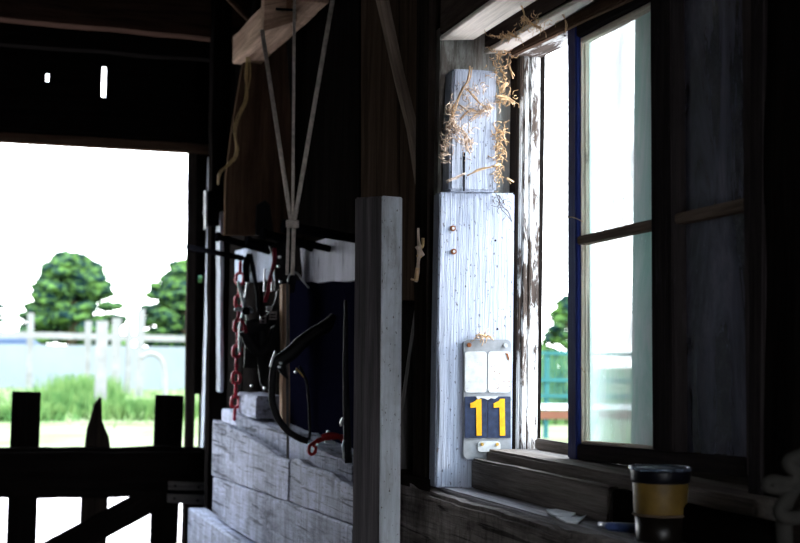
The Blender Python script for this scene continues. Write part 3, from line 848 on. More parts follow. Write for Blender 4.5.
# black bridle with buckles, red strap, tan leather
YB = 6.05
def bq(x, y, dy=0): return at(x, y, Y=YB+dy)
br = thing('bridle', bq(275, 250), 'black leather bridle with steel buckles hanging from the pegs', 'bridle')
def strap(name, P, w, mat, par, fl=.3, side=(1, .2, .1)):
    return tube(name, P, w, mat, par, seg=6, flat=fl, side=side)
strap('headpiece', [bq(276, 243), bq(282, 256), bq(285, 275), bq(284, 292)], [.04, .05, .055, .05], MT['leather'], br, .25)
strap('cheek_strap', [bq(284, 288, -.03), bq(280, 305, -.03), bq(272, 318, -.03), bq(262, 324, -.03), bq(246, 327, -.03)], .03, MT['leather'], br, .35, (0, 0, 1))
strap('cheek_strap', [bq(283, 290, -.01), bq(281, 320, -.01), bq(277, 345, -.01), bq(272, 358, -.01)], .034, MT['leather'], br, .3)
strap('noseband', [bq(244, 330), bq(252, 345), bq(262, 352), bq(272, 340), bq(280, 322)], .028, MT['leather'], br, .4, (0, 0, 1))
strap('throat_lash', [bq(262, 326, .02), bq(264, 350, .02), bq(266, 376, .02), bq(270, 388, .02)], .035, MT['leather'], br, .3)
strap('brow_strap', [bq(255, 325, .03), bq(251, 345, .03), bq(250, 368, .03)], .03, MT['leather'], br, .3)
def buckle(par, x, y, w, h, dy=-.05, m='steel'):
    c = bq(x, y, dy); bm = bmesh.new()
    sweep(bm, [c+V((w*a, 0, h*b_)) for a, b_ in ((-1, -1), (1, -1), (1, 1), (-1, 1))], .004, 6, closed=True)
    cyl_bm(bm, c+V((-w, 0, 0)), c+V((w, 0, 0)), .003, 6)
    link('buckle', bm, MT[m], par, smooth=False)
buckle(br, 268.3, 280, .016, .045)
buckle(br, 273, 316, .014, .012)
buckle(br, 263, 320, .01, .012)
buckle(br, 269, 309, .008, .008)
for x, y in ((280, 256.8), (278.8, 266.3), (280.8, 281.7), (265, 388), (252, 386), (296, 372)):
    q = bq(x, y, -.06); bm = bmesh.new(); cyl_bm(bm, q, q+V((0, .015, 0)), .0055, 10)
    link('stud', bm, MT['steel'], br)
strap('tan_lining', [bq(279, 316, .03), bq(282, 330, .03), bq(281, 346, .03)], [.014, .024, .012], MT['tan'], br, .3)
rs = thing('red_lead_strap', bq(272, 252), 'thin dark red strap hanging beside the white board', 'strap')
MT['darkred'] = plain('dark_red_webbing', (.3, .02, .04), .6)
strap('webbing', [bq(274.5, 248, -.08), bq(274, 262, -.08), bq(270.5, 276, -.08), bq(268, 290, -.08), bq(265, 302, -.08)], .009, MT['darkred'], rs)
strap('webbing_end', [bq(240, 318, -.1), bq(244, 325, -.1), bq(246, 333, -.1)], .008, MT['darkred'], rs)

# curved black harness collar with a spike and long strap down to the ledge
hc = thing('harness_hame', at(300, 345, Y=5.3), 'thick black curved harness piece with a pointed spur in front of the dark bay', 'harness')
def hq(x, y, Y=5.3): return at(x, y, Y=Y)
tube('hame', [hq(334, 315), hq(326, 326), hq(314, 333), hq(302, 342), hq(291, 353), hq(278, 362), hq(273, 368)], [.012, .026, .024, .026, .028, .026, .014], MT['leather'], hc, flat=.7)
tube('spur', [hq(280, 362), hq(283, 371), hq(287.5, 379)], [.02, .014, .003], MT['leather'], hc)
tube('strap_down', [hq(274, 366), hq(272, 385), hq(272.5, 402), hq(278, 418), hq(288, 431), hq(300, 438.5), hq(308, 441)], .013, MT['leather'], hc, flat=.5, side=(1, 0, 0))
tube('edge_trim', [hq(275.5, 351, 5.26), hq(272, 361, 5.26), hq(270.5, 367, 5.26)], .004, MT['steel'], hc)
for x, y in ((281, 363), (279.5, 367)):
    q = hq(x, y, 5.25); bm = bmesh.new(); cyl_bm(bm, q, q+V((0, .01, 0)), .005, 8); link('rivet', bm, MT['steel'], hc)
hb = thing('halter_straps', hq(315, 330), 'thin black straps with small steel clips hanging in the dark bay', 'straps')
strap('strap', [hq(299, 366), hq(305, 377), hq(308, 390), hq(310, 425), hq(309, 440)], .006, MT['leather'], hb)
strap('bit_ring', [hq(288, 282), hq(289, 276), hq(293, 272), hq(298, 274), hq(303, 281), hq(309, 288)], .004, MT['steel'], hb)
strap('clip', [hq(296, 368), hq(300, 372.5), hq(305, 378)], .003, MT['gold'], hb)
# snap hooks on the post side
strap('hook_strap', [at(346, 300, Y=4.5), at(345.5, 360, Y=4.5), at(347, 430, Y=4.5), at(348.5, 463, Y=4.5)], [.006, .01, .014, .014], MT['leather'], None)
sh = bpy.data.objects['hook_strap']; tag(sh, 'long thin black strap hanging down along the front post', 'strap')
s2_ = thing('snap_hook', at(341.5, 422, Y=4.45), 'small bright snap hook hanging beside the front post', 'hook')
tube('hook_body', [at(343, 418, Y=4.45), at(341, 423, Y=4.45), at(341.5, 426, Y=4.45)], .004, MT['steel'], s2_)
tube('hook_body', [at(344, 440, Y=4.45), at(342.3, 447, Y=4.45), at(343.5, 453, Y=4.45), at(343.3, 459, Y=4.45)], .003, MT['steel'], s2_)

# red halter lying on the ledge
rh = thing('red_halter', at(325, 440, Y=5.05), 'red webbing halter with small buckles lying on the ledge', 'halter')
def rq(x, y, Y=5.1): return at(x, y, Y=Y)
strap('webbing', [rq(346, 437), rq(337, 437), rq(327, 438), rq(318, 441), rq(312, 446)], .010, MT['redw'], rh, .4, (0, 0, 1))
strap('webbing', [rq(344, 441, 5), rq(338, 436, 5), rq(330, 434.5, 5), rq(322, 437, 5)], .009, MT['redw'], rh, .4, (0, 0, 1))
tube('loop', [rq(313, 443), rq(309.5, 446), rq(309, 452), rq(311.5, 454.5), rq(315, 452), rq(316, 446)], .0055, MT['redw'], rh)
bm = bmesh.new()
for (x0_, y0_, x1_, y1_) in ((324.5, 442, 335, 442.6), (316.5, 444.5, 318.5, 445.5)):
    cyl_bm(bm, rq(x0_, y0_, 4.98), rq(x1_, y1_, 4.98), .005, 8)
link('buckle_bar', bm, MT['platew'], rh)
bm = bmesh.new(); q = rq(328.5, 432); cyl_bm(bm, q, q+V((0, .01, 0)), .006, 8); link('rivet', bm, MT['steel'], rh)

# loose wooden block on the ledge
bz = at(238, 417, X=1.39)
c0 = at(257, 420, X=1.39)
zt_ = at(257, 397, X=1.39).z
b0 = V((1.39, bz.y, 0)); ya, yb = c0.y, bz.y
blk = tag(plank('wood_block', (1.445, ya, (c0.z+zt_)/2+.004), (1.445, yb, (c0.z+zt_)/2+.01), (0, 0, 1), zt_-c0.z, .12, MT['stall'], rag=.002, bevel=.006), 'loose whitewashed timber block sitting on the ledge plank', 'block')

# ------------------------------------------------------------------ front post
fa = at(381, 360, X=1.17)
yc = fa.y
pw = .062
tx = at(381, 196, Y=yc)
bx = at(378.5, 543, Y=yc)
ztop = tx.z
post = thing('front_post', (1.2, yc, 0), 'rough squared timber post', 'post')
post['label'] = 'rough grey squared timber post in the middle, cut off level at its top'
x_t, x_b = tx.x, bx.x+(bx.x-tx.x)*(bx.z-0)/(tx.z-bx.z)*1.0
Lp = at(355, 197, X=x_t).y-yc
yf = yc+Lp
fz = at(355, 197.5, X=x_t).z
def pz(x, z): return x_b+(x_t-x_b)*z/ztop
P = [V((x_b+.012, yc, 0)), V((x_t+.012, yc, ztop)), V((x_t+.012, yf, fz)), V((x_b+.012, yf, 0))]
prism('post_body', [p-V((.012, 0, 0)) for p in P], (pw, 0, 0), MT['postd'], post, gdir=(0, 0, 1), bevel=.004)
xf = .056
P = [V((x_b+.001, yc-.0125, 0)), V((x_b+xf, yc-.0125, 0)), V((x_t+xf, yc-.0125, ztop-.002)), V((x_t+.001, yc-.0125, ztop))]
o = prism('post_lit_facing', P, (0, .012, 0), MT['postl'], post, gdir=(0, 0, 1), bevel=.002)  # paler than the body: light on this side put into the colour
tag(o, 'pale painted facing, its paleness standing in for light, with rust specks')
q = at(393, 440, Y=yc-.005)

# right of the post: leaning board, dark uprights, ledge continuing
P = [at(x, y, Y=3.95) for x, y in ((419, 300), (431, 285), (433, 470), (399, 470), (401, 425))]
tag(prism('leaning_board', P, (0, .03, 0), MT['grey'], None, gdir=(-.1, 0, 1)), 'grey board leaning between the front post and the white board', 'board')
P = [at(x, y, Y=3.9) for x, y in ((422, 268), (434, 262), (434, 470), (421, 470))]
tag(prism('back_upright', P, (0, .02, 0), MT['dark'], None, gdir=(0, 0, 1)), 'dark upright strip right beside the tall white board', 'board')
P = [at(x, y, Z=1.17) for x, y in ((396, 455), (436, 458), (430, 480), (396, 472))]
tag(prism('shelf_board', P, (0, 0, -.03), MT['dark'], None, gdir=(0, 1, 0)), 'dark shelf board between the front post and the white board', 'shelf')
# hanging rusty hook with twig
hk = thing('hanging_hook', at(419, 232, Y=3.9), 'small rusty hook and knotted wire hanging left of the white board', 'hook')
def kq(x, y): return at(x, y, Y=3.7)
tube('wire', [kq(418.3, 228), kq(418.5, 240), kq(419.5, 250), kq(418.3, 262), kq(417.5, 272), kq(416, 282)], [.003, .004, .007, .004, .006, .004], MT['web'], hk)
tube('wire', [kq(423, 238), kq(422.5, 246), kq(419, 250), kq(422, 253), kq(420, 257), kq(417, 255)], .004, MT['twine'], hk)
tube('wire', [kq(417, 246), kq(420, 251), kq(423, 256)], .006, MT['web'], hk)
tube('hook_tip', [kq(417.7, 268), kq(416.7, 276), kq(416, 281)], .006, MT['straw'], hk)
tube('hook_tip', [kq(411, 279), kq(416, 280.5)], .003, MT['straw'], hk)
tube('nail', [at(418.3, 228, Y=3.86), at(418.3, 228, Y=3.94)], .003, MT['rust'], hk)

# ------------------------------------------------------------------ window post with white boards (faces -Y)
YP = 3.60
def wp(x, y, Y=YP): return at(x, y, Y=Y)
# backing stud (grey), full height
P = [wp(440.5, 36, 3.655), wp(519, 36, 3.655), wp(513, 460, 3.655), wp(434, 460, 3.655)]
P[2].z = P[3].z = 1.153
P[2].x = P[3].x+.225
P[0].z = P[1].z = 2.34
tag(prism('window_stud', P, (0, .12, 0), MT['whiteold'], None, gdir=(0, 0, 1), bevel=.003), 'broad stud with worn grey paint at the far side of the window', 'stud')
# dark left strip
P = [wp(429, -20, 3.69), wp(442, -20, 3.69), wp(434, 480, 3.69), wp(425, 480, 3.69)]
tag(prism('stud_edge', P, (0, .1, 0), MT['dark'], None, gdir=(0, 0, 1)), 'dark narrow timber along the left edge of the white boards', 'timber')
# lower white board
P = [wp(435.8, 193), wp(497, 192), wp(512.8, 191), wp(511.8, 458)]
lowpts = [wp(440, 192), wp(455, 191.5), wp(496, 193), wp(515, 193), wp(512, 488), wp(435, 487.5), wp(437, 350)]
wb = thing('white_board', wp(470, 488), 'tall white painted board below the nailed offcut, with cracked paint and two rusty screws', 'board')
prism('board', lowpts, (0, .05, 0), MT['white'], wb, gdir=(0, 0, 1), bevel=.004)
for x, y in ((453.2, 228.3), (454, 251.5)):
    q = wp(x, y, YP-.004); bm = bmesh.new(); cyl_bm(bm, q, q+V((0, .006, 0)), .0075, 14)
    link('screw_head', bm, MT['rust'], wb)
    bm = bmesh.new(); cyl_bm(bm, q-V((0, .002, 0)), q+V((0, .004, 0)), .0035, 10); link('screw_core', bm, MT['platew'], wb)
for x, y in ((495.5, 240.5), (497.5, 329)):
    q = wp(x, y, YP-.001); bm = bmesh.new(); cyl_bm(bm, q, q+V((0, .004, 0)), .0028, 8); link('nail_hole', bm, MT['iron'], wb)
# upper white offcut, nearer
ub = thing('upper_white_board', wp(470, 192), 'shorter white board nailed above, festooned with straw and cobweb', 'board')
upp = [wp(453, 68.5, 3.585), wp(470, 69, 3.585), wp(497, 71, 3.585), wp(497, 192, 3.585), wp(449.5, 191, 3.585), wp(450, 130, 3.585)]
prism('board', upp, (0, .06, 0), MT['white'], ub, gdir=(0, 0, 1), bevel=.006)
P = [wp(x, y, 3.583) for x, y in ((463.2, 152), (465.2, 152), (464.8, 191), (463.8, 191))]
prism('split', P, (0, .004, 0), MT['iron'], ub, gdir=(0, 0, 1))

# straw and cobweb clumps
def straws(name, strands, label, mat, r=.0014, n=1, jit=.004, Y=3.57, cat='straw', seed=1, extra=None):
    rnd = random.Random(seed); bm = bmesh.new()
    for S in strands:
        for k in range(n):
            P = [at(x+rnd.gauss(0, jit*300), y+rnd.gauss(0, jit*300), Y=Y-rnd.uniform(0, .018)) for x, y in S]
            sweep(bm, smooth_pts(P, 4) if len(P) > 2 else P, r*rnd.uniform(.5, 1.4), 4)
    if extra:
        for (cx, cy, rx, ry, cnt) in extra:
            for k in range(cnt):
                x, y = cx+rnd.gauss(0, rx), cy+rnd.gauss(0, ry); a = rnd.uniform(0, 6.28); l = rnd.uniform(2, 9)
                P = [at(x, y, Y=Y-rnd.uniform(0, .02)), at(x+l*.5*math.cos(a), y+l*.5*math.sin(a), Y=Y-rnd.uniform(0, .03)), at(x+l*math.cos(a+.6), y+l*math.sin(a+.6), Y=Y-rnd.uniform(0, .02))]
                sweep(bm, smooth_pts(P, 3), r*rnd.uniform(.35, 1.0), 4)
    return tag(link(name, bm, mat, smooth=True), label, cat, None, 'stuff')
straws('straw_stalks', [[(470, 68), (468, 80), (463, 88), (459, 98), (455, 108), (452, 118)], [(466, 89), (474, 96), (482, 104), (492, 108)], [(460, 118), (470, 110), (480, 112)], [(470, 121), (480, 113), (486, 109)],
                       [(498, 96), (506, 97), (515, 101)], [(499, 99), (508, 100), (514, 104)], [(500, 92), (506, 83)], [(509, 65), (514, 78)], [(467, 176), (480, 169), (492, 167)], [(492, 167), (500, 163)], [(505, 178), (512, 183)]],
       'loose yellow straw stalks caught across the upper white board', MT['straw'], .0016, 3, .003, seed=2)
straws('cobweb_clump', [[(447, 110), (456, 112), (465, 108), (474, 104)], [(460, 106), (470, 112), (482, 111), (492, 109)], [(449, 108), (453, 122), (457, 128)], [(458, 129), (466, 134), (466, 145), (469, 152)], [(446, 182), (456, 178), (466, 174)]],
       'dusty tangled cobweb with straw bits on the left of the upper white board', MT['web'], .0012, 5, .005, seed=3,
       extra=[(452, 122, 3, 9, 90), (456, 134, 6, 6, 50), (467, 142, 4, 7, 60), (484, 108, 6, 3, 60), (446, 145, 2, 8, 40), (468, 92, 4, 5, 25), (476, 88, 4, 3, 20)])
straws('cobweb_clump', [[(498, 80), (500, 95), (498, 110)]], 'brown crumbly nest remains between the upper white board and window frame', MT['straw'], .0014, 2, .004, Y=3.6, seed=4,
       extra=[(499, 140, 3, 8, 90), (498, 170, 2, 8, 40), (506, 98, 5, 2, 30), (500, 75, 6, 8, 50), (503, 50, 10, 6, 60)])
straws('cobweb_clump', [[(497, 195), (500, 205), (507, 212), (512, 222)], [(500, 195), (505, 205)]], 'thin dark cobweb strand on the right edge of the tall white board', MT['bark'], .0009, 3, .003, Y=3.595, seed=5,
       extra=[(501, 202, 3, 5, 16)])
straws('nest_scrap', [[(475, 337), (481, 334), (489, 338)], [(478, 339), (488, 337), (493, 338)]], 'little straw scrap sitting on top of the number plate', MT['straw'], .0014, 3, .003, Y=3.592, seed=6, extra=[(483, 336.5, 4, 1.2, 20)])

# ------------------------------------------------------------------ number plate 11
YN2 = 3.592
def q2(x, y, dy=0): return at(x, y, Y=YN2+dy)
def rrect(x0_, y0_, x1_, y1_, r, dy, n=5):
    P = []
    for cx, cy, a0 in ((x1_-r, y0_+r, -90), (x1_-r, y1_-r, 0), (x0_+r, y1_-r, 90), (x0_+r, y0_+r, 180)):
        for k in range(n+1):
            a = math.radians(a0+90*k/n); P.append(q2(cx+r*math.cos(a), cy+r*math.sin(a), dy))
    return P
npl = thing('number_plate', q2(487, 455), 'metal number plate reading 11 in yellow on navy, screwed to the white board', 'number plate')
prism('plate', rrect(463.5, 339.5, 511, 459, 5, 0), (0, .006, 0), MT['plate'], npl)
prism('blank_panel', rrect(465, 351.5, 486.9, 392.5, 3, -.003), (0, .003, 0), MT['platew'], npl)
prism('blank_panel', rrect(488.1, 351.5, 510.3, 392.5, 3, -.003), (0, .003, 0), MT['platew'], npl)
prism('digit_panel', rrect(465, 396.5, 487.3, 438, .8, -.003), (0, .003, 0), MT['navy'], npl)
prism('digit_panel', rrect(488.1, 396.5, 510.6, 438, .8, -.003), (0, .003, 0), MT['navy'], npl)
for dx in (0, 23.4):
    P = [q2(x+dx, y, -.005) for x, y in ((470.3, 403.5), (475.5, 401), (477, 398.8), (481.4, 398.8), (481.8, 435.5), (476.6, 435.8), (476.2, 407.5), (470.5, 407.8))]
    tag(prism('digit_one', P, (0, .003, 0), MT['yellow'], npl), 'yellow figure 1')
P = [q2(x, y, -.006) for x, y in ((476, 396.5), (478, 399.5), (481, 397.8), (485, 398.5), (488, 400), (491, 398), (495, 399), (498.5, 396.5))]
tag(prism('torn_film', P, (0, .003, 0), MT['platew'], npl), 'torn white film')
prism('lower_tag', rrect(478, 441.5, 500.5, 452, 3, -.003), (0, .003, 0), MT['platew'], npl)
for x, y, m_, r in ((482.5, 444.3, 'gold', .0042), (497.5, 444.3, 'gold', .0042), (469.5, 345, 'rust', .0055), (506, 345.5, 'steel', .0055)):
    a = q2(x, y, -.006); bm = bmesh.new(); cyl_bm(bm, a, a+V((0, .006, 0)), r, 14); link('rivet' if m_ == 'gold' else 'screw', bm, MT[m_], npl)
P = [q2(x, y, -.0045) for x, y in ((505.5, 353), (508, 353.5), (509.5, 359), (508.5, 360.5), (507, 356.5))]
tag(prism('rust_chip', P, (0, .002, 0), MT['rust'], npl), 'brown rust chip')
bm = bmesh.new()
rn = random.Random(5)
for k in range(26):
    a = q2(rn.uniform(494, 510), rn.uniform(354, 391), -.0035); cyl_bm(bm, a, a+V((0, .002, 0)), rn.uniform(.0006, .0018), 6)
for k in range(14):
    a = q2(rn.uniform(466, 494), rn.uniform(354, 391), -.0035); cyl_bm(bm, a, a+V((0, .002, 0)), rn.uniform(.0004, .001), 6)
o = link('dirt_specks', bm, MT['rust'], npl); o['kind'] = 'stuff'

# ------------------------------------------------------------------ window_1
win = thing('window_1', (1.5, 3.0, 1.2), None, None, None, 'structure')
# far jamb: three mouldings in depth, seen on their -Y faces
def jambpiece(x0_, x1_, yf, th, mat, nm='jamb_moulding', top=54, bot=462):
    P = [at(x0_, top, Y=yf), at(x1_, top, Y=yf), at(x1_-3.5, bot, Y=yf), at(x0_-5, bot, Y=yf)]
    P[0].z = P[1].z = 2.275
    return prism(nm, P, (0, th, 0), mat, win, gdir=(0, 0, 1), bevel=.003)
jambpiece(517.5, 521.5, 3.61, .06, MT['dark'])
jambpiece(521, 525.5, 3.605, .08, MT['flaky'])
jambpiece(525.2, 529.5, 3.598, .08, MT['flaky'])
jambpiece(531, 541, 3.60, .1, MT['flaky'])
jambpiece(528.5, 532, 3.62, .06, MT['dark'])
# head of the frame
hz = 2.272
a = at(521, 56, Z=hz); 
bx_ = 1.452
plank('head', (1.485, 3.62, hz+.012), (1.485, 3.33, hz+.012), (1, 0, 0), .09, .03, MT['flaky'], win, rag=.002)
plank('head', (1.545, 3.33, 2.335), (1.545, 2.3, 2.335), (1, 0, 0), .05, .04, MT['flaky'], win, rag=.002)
plank('head_board', (1.447, 3.6, 2.292), (1.447, 2.3, 2.292), (0, 0, 1), .05, .02, MT['brown'], win, rag=.002)
plank('head_lining', (1.52, 3.66, 2.325), (1.52, 3.33, 2.325), (1, 0, 0), .1, .05, MT['brown'], win)
# sill timbers
plank('sill', (1.385+.075, 3.59, 1.222), (1.385+.075, 2.3, 1.222), (1, 0, 0), .15, .055, MT['sill'], win, rag=.003, bevel=.006)
plank('sill_stop', (1.5265, 3.59, 1.262), (1.5265, 2.3, 1.262), (1, 0, 0), .018, .03, MT['sill'], win)
# near jamb
plank('near_jamb', (1.49, 2.40, 1.2), (1.49, 2.40, 2.3), (1, 0, 0), .09, .05, MT['sash'], win)
# sash, hinged at its near side and swung a little inwards
sang = math.radians(.2); droop = math.radians(1.75)
sd = V((-math.sin(sang), math.cos(sang), 0))      # from hinge to free edge
sn = V((math.cos(sang), math.sin(sang), 0))       # outwards
S0 = V((1.47, 2.437, 0))
SW, SZ0, SZ1 = .86, 1.262, 2.316
ZCEN, UM = 1.775, .41
def sw(u, z, n=0):
    uu, v = u-UM, z-ZCEN
    p = S0+sd*(UM+uu*math.cos(droop)+v*math.sin(droop))+sn*n
    return V((p.x, p.y, ZCEN+v*math.cos(droop)-uu*math.sin(droop)))
sdt = sd*math.cos(droop)-V((0, 0, math.sin(droop))); szt = sd*math.sin(droop)+V((0, 0, math.cos(droop)))
def u_of(px, py=240):
    d = FW + RC*((px-400)/F_PX) - UC*((py-271.5)/F_PX)
    # intersect with sash plane n.(p-S0)=0 (vertical)
    t = (S0-V((0, 0, 0))).dot(sn)/(V((d.x, d.y, 0)).dot(sn))
    p = V((d.x, d.y, 0))*t
    return (p-S0).dot(sd)
UF = u_of(567.3); uf_in = u_of(576); u1 = u_of(652); u2 = u_of(673); u3 = u_of(743)
sash = thing('sash', (0, 0, 0), None, None); sash.parent = win; sash.matrix_basis = Matrix.Translation(V((0, 0, 0)))
sash.matrix_basis = world_loc(win).inverted() @ Matrix.Translation(sw(0, SZ0))
th = .04
def spiece(nm, ua, ub_, za, zb_, mat, n0=0, th_=.04, **kw):
    if (ub_-ua) > (zb_-za):
        return plank(nm, sw(ua, (za+zb_)/2, n0+th_/2), sw(ub_, (za+zb_)/2, n0+th_/2), szt, zb_-za, th_, mat, sash, rag=.001, bevel=.003)
    return plank(nm, sw((ua+ub_)/2, za, n0+th_/2), sw((ua+ub_)/2, zb_, n0+th_/2), sdt, ub_-ua, th_, mat, sash, rag=.001, bevel=.003)
PZ0, PZ1, MZ = 1.298, 2.262, 1.775
spiece('stile', uf_in, UF, SZ0, SZ1, MT['sashb'] if 'sashb' in MT else MT['sash'])
spiece('stile', -.02, u3, SZ0, SZ1, MT['sashn'])
spiece('top_rail', u3, uf_in, PZ1, SZ1, MT['sash'], .001)
spiece('bottom_rail', u3, uf_in, SZ0, PZ0, MT['sash'], .001)
spiece('glazing_bar', u2, u1, PZ0, PZ1, MT['sash'], -.003, .046)
spiece('muntin', u3, u2, MZ-.011, MZ+.011, MT['brace'], .002, .03)
spiece('muntin', u1, uf_in, MZ-.01, MZ+.01, MT['brace'], .002, .03)
# stepped moulding round the far panes
for k, (du, nn) in enumerate(((.0048, .012), (.0096, .02))):
    spiece('moulding', uf_in-du, uf_in-du+.0049, PZ0, PZ1, MT['sashw'], nn, .02)
spiece('moulding', u1, uf_in, PZ1-.014, PZ1, MT['sashw'], .012, .02)
spiece('moulding', u1, uf_in, PZ0, PZ0+.008, MT['sashw'], .012, .02)
def pane(ua, ub_, za, zb_, mat):
    bm = bmesh.new()
    c = sw((ua+ub_)/2, (za+zb_)/2, .03); R = Matrix((sdt, sn, szt)).transposed().to_4x4(); R.translation = c
    w_, h_ = (ub_-ua)/2, (zb_-za)/2
    vs = [bm.verts.new((x*w_, 0, z*h_)) for x, z in ((-1, -1), (1, -1), (1, 1), (-1, 1))]
    bm.faces.new(vs)
    link('pane', bm, mat, sash, R)
pane(u1, uf_in-.005, MZ, PZ1, MT['glass_a']); pane(u1, uf_in-.005, PZ0, MZ, MT['glass_a'])
pane(u3, u2, MZ, PZ1, MT['glass_b']); pane(u3, u2, PZ0, MZ, MT['glass_b'])
for z in (1.4, 2.1):
    bm = bmesh.new(); cyl_bm(bm, sw(-.025, z-.04, -.004), sw(-.025, z+.04, -.004), .007, 10); link('hinge', bm, MT['iron'], sash)

# outside shutter board covering the near half of the opening
XO = 1.605
def ysh(px): return XO/math.tan(math.radians(17.7)+math.atan((px-400)/1500))
tag(boxes('outside_board', [((XO, 2.2, -.12), (XO+.03, ysh(655), 2.75))], MT['grey']),
    'dull grey board fixed outside behind the near panes of the window', 'board')
tag(boxes('green_outside_post', [((XO, ysh(655), -.12), (XO+.03, ysh(633), 2.75))], MT['shutter']),
    'weathered green post outside, showing through the right edge of the far panes', 'post')
# side fin to close between wall and board
# loose boards on the sill
tag(plank('sill_board', (1.362, 3.595, 1.188), (1.362, 2.80, 1.188), (0, 0, 1), .076, .03, MT['sill'], rag=.003, bevel=.005), 'dark board on edge along the front of the window sill, farther of two', 'board')
tag(plank('sill_board', (1.366, 2.79, 1.188), (1.366, 2.2, 1.188), (0, 0, 1), .07, .03, MT['black'], rag=.003), 'dark board on edge along the sill, nearer one behind the jar', 'board')
# ledge under the window
def gnaw(u, s):
    return (-.012*math.exp(-((u-.12)/.05)**2)+.01*math.sin(u*7)-.012*max(0, u-.75)*0) if s < 0 else 0
tag(plank('window_ledge', (1.375, 3.79, 1.136), (1.375, 1.4, 1.136), (1, 0, 0), .20, .03, MT['ledge'] if 'ledge' in MT else MT['grey'], rag=.003), 'worn grey ledge plank below the window sill', 'ledge')
bpl = plank('ledge_front_board', (1.262, 3.95, .90), (1.262, 1.4, .90), (0, 0, -1), .48, .05, MT['under'], rag=.007, bevel=.01, chew=lambda u, s: (-.022*math.exp(-((u-.06)/.05)**2)-.0*u) if s < 0 else 0)
tag(bpl, 'broad dark timber under the window ledge with a rounded gnawed top edge', 'board')
tag(boxes('base_boards', [((1.25, 1.4, 0), (1.28, 3.95, .655))], MT['dark']), 'plain dark boarding under the broad ledge timber', 'boarding')

# beams over the window (bounced light put into the pale colour of the undersides)
def beam_u(name, px, zb_, h, mat, label):
    """px: four pixels on the underside: far-left, far-right, near-right, near-left; extended to the camera side"""
    FL, FR, NR, NL = [at(x, y, Z=zb_) for x, y in px]
    d1 = NL-FL; d2 = NR-FR
    NL = FL+d1*((FL.y-1.2)/max(1e-3, FL.y-NL.y)); NR = FR+d2*((FR.y-1.2)/max(1e-3, FR.y-NR.y))
    t = thing(name, FL, label, 'beam')
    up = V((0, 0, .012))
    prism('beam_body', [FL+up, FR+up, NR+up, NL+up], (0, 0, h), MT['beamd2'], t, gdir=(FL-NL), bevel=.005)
    prism('pale_lit_underside', [FL, FR, NR, NL], (0, 0, .0115), mat, t, gdir=(FL-NL), bevel=.002)  # thin pale sheet added for the lit underside, body kept darker
    return t
beam_u('window_beam', [(439.5, 40.5), (474, 40), (528, 6), (496, 0)], 2.30, .15, MT['beamw'], 'dusty beam with its underside coloured pale as if lit, over the window, the one farther into the room')
beam_u('window_beam', [(484, 54), (506, 53), (562, 20), (556, 14)], 2.275, .16, MT['beamw'], 'dusty beam with its underside coloured pale as if lit, directly above the window frame')
straws('straw_stalks', [[(521, 2), (524, 15), (522, 22)], [(525, 18), (533, 24), (540, 28)], [(490, 36), (500, 36), (508, 34)], [(508, 34), (518, 38)]], 'straw stalks hanging from the beam above the window', MT['straw'], .0012, 3, .004, Y=3.2, seed=8, extra=[(535, 25, 8, 4, 50), (505, 37, 8, 2, 30)])
straws('straw_stalks', [[(563, 14), (567, 24), (565, 33)], [(565, 217), (573, 218), (583, 222)], [(580, 367), (584, 372)]], 'few thin straws stuck to the far edge of the open sash', MT['straw'], .001, 2, .003, Y=3.04, seed=9)

# near post right of the window
P1 = at(762, 300, X=1.45)
np2 = tag(plank('near_post', (1.49, P1.y-.13, 0), (1.49, P1.y-.13, 3.2), (1, 0, 0), .08, .26, MT['black'], rag=.003), 'black post at the right edge of the picture beside the window', 'post')
tag(plank('near_rail', (1.36, 2.15, 1.24), (1.36, 1.2, 1.20), (0, 0, 1), .09, .04, MT['dark']), 'dark rail in the lower right corner behind the rope', 'rail')

# rope lump at right
MT['ropeg'] = plain('dim_rope', (.035, .033, .03), .9, spec=0)
rp = thing('rope_knot', at(785, 490, Y=2.05), 'dim grey knotted rope in the lower right corner', 'rope')
def rr_(x, y, dy=0): return at(x, y, Y=2.0+dy)
tube('rope', [rr_(812, 452), rr_(796, 458), rr_(789, 464), rr_(796, 474), rr_(790, 484), rr_(776, 487), rr_(768, 485), rr_(776, 482), rr_(792, 488), rr_(786, 500), rr_(780, 512), rr_(792, 518), rr_(812, 512)], .012, MT['ropeg'], rp)
tube('rope', [rr_(815, 470, .03), rr_(800, 480, .03), rr_(788, 496, .03), rr_(784, 520, .03), rr_(786, 560, .03)], .013, MT['ropeg'], rp)

# ------------------------------------------------------------------ jar, brush, papers
jc = at(660.5, 470, X=1.325); zj = 1.152
jc = V((1.325, jc.y, zj))
jar = thing('jar', jc, 'amber glass jar with a black lid standing on the window ledge', 'jar')
zl = at(660, 480, X=1.325).z-zj        # underside of lid
zt2 = at(660, 467, X=1.325).z-zj
za_ = at(660, 514, X=1.325).z-zj
R1 = 30.5/F_PX*(jc-C0).dot(FW)
lathe('lower_contents', jc, [(R1*.76, 0), (R1*.78, .004), (R1*.83, za_)], MT['syrup'], jar)
lathe('amber_body', jc, [(R1*.835, za_), (R1*.86, za_+.004), (R1*.92, zl-.004), (R1*.9, zl)], MT['amber'], jar)
lathe('lid', jc, [(R1*.93, zl-.004), (R1*.97, zl), (R1*.99, zt2-.008), (R1*.97, zt2-.003), (R1*.8, zt2-.002)], MT['lid'], jar)
bm = bmesh.new(); sweep(bm, [(R1*math.cos(t), R1*math.sin(t), zt2-.002) for t in [i*2*math.pi/40 for i in range(40)]], .0035, 8, closed=True)
link('rim', bm, MT['rimglass'], jar, Matrix.Translation(jc), True)
bm = bmesh.new(); sweep(bm, [(R1*.87*math.cos(t), R1*.87*math.sin(t), za_) for t in [i*2*math.pi/40 for i in range(40)]], .0025, 8, closed=True)
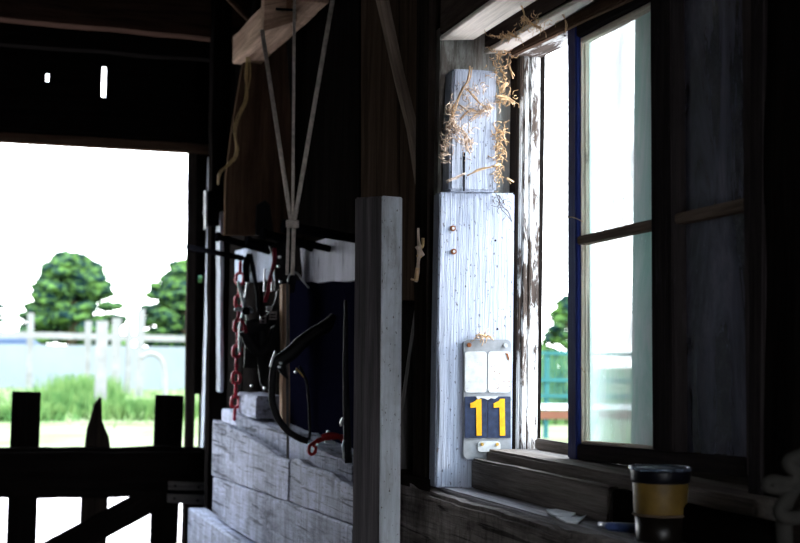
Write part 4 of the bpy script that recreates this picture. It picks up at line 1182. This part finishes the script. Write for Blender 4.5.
link('base_seam', bm, MT['bark'], jar, Matrix.Translation(jc), True)
# brush with blue handle
bb = thing('brush', at(615, 527, Z=1.165), 'small brush with a blue handle lying behind the jar', 'brush')
tube('blue_handle', [at(607, 526, Z=1.163), at(611, 526.5, Z=1.163), at(632, 528, Z=1.163), at(645, 529, Z=1.163)], [.006, .009, .01, .009], MT['bluep'], bb)
tube('ferrule', [at(600, 524.5, Z=1.160), at(607.5, 526, Z=1.163)], .006, MT['steel'], bb, curve=False)
# paper scraps
for i, (pts_, lab) in enumerate(((((546, 511), (556, 510), (576, 514), (570, 519), (552, 516)), 'torn pale paper scrap on the ledge, farther of two'),
                                  (((556, 518), (583, 519), (588, 514), (578, 524), (566, 523)), 'curled pale paper scrap on the ledge, nearer the brush'))):
    P = [at(x, y, Z=1.157) for x, y in pts_]
    tag(prism('paper_scrap', P, (0, 0, .003), MT['paper']), lab, 'paper')

# ------------------------------------------------------------------ light
w = bpy.data.worlds.new('overcast_bright_sky'); scn.world = w; w.use_nodes = True
nt = w.node_tree; bg = nt.nodes['Background']
tc = N(nt, 'ShaderNodeTexCoord'); sx = N(nt, 'ShaderNodeSeparateXYZ'); nt.links.new(tc.outputs['Generated'], sx.inputs[0])
rr = ramp(nt, sx.outputs['Z'], [(.0, (.96, .98, 1.0)), (.5, (.72, .85, 1.0))])
nt.links.new(rr, bg.inputs['Color']); bg.inputs['Strength'].default_value = 12.0
sun = bpy.data.lights.new('sun', 'SUN'); sun.energy = 5.0; sun.angle = math.radians(1.0); sun.color = (1, .95, .86)
so = bpy.data.objects.new('sun', sun); COL.objects.link(so)
sdir = V((.90, -.21, .40)).normalized()      # towards the sun
so.rotation_euler = sdir.to_track_quat('Z', 'Y').to_euler()
so.location = (10, 5, 12)

vs = scn.view_settings
scn.display_settings.display_device = 'sRGB'
vs.view_transform = 'Standard'; vs.look = 'None'; vs.gamma = 1; vs.exposure = 0.0; vs.use_curve_mapping = False
scn.cycles.use_denoising = True
scn.cycles.max_bounces = 10; scn.cycles.diffuse_bounces = 5; scn.cycles.transparent_max_bounces = 12
scn.cycles.sample_clamp_indirect = 8
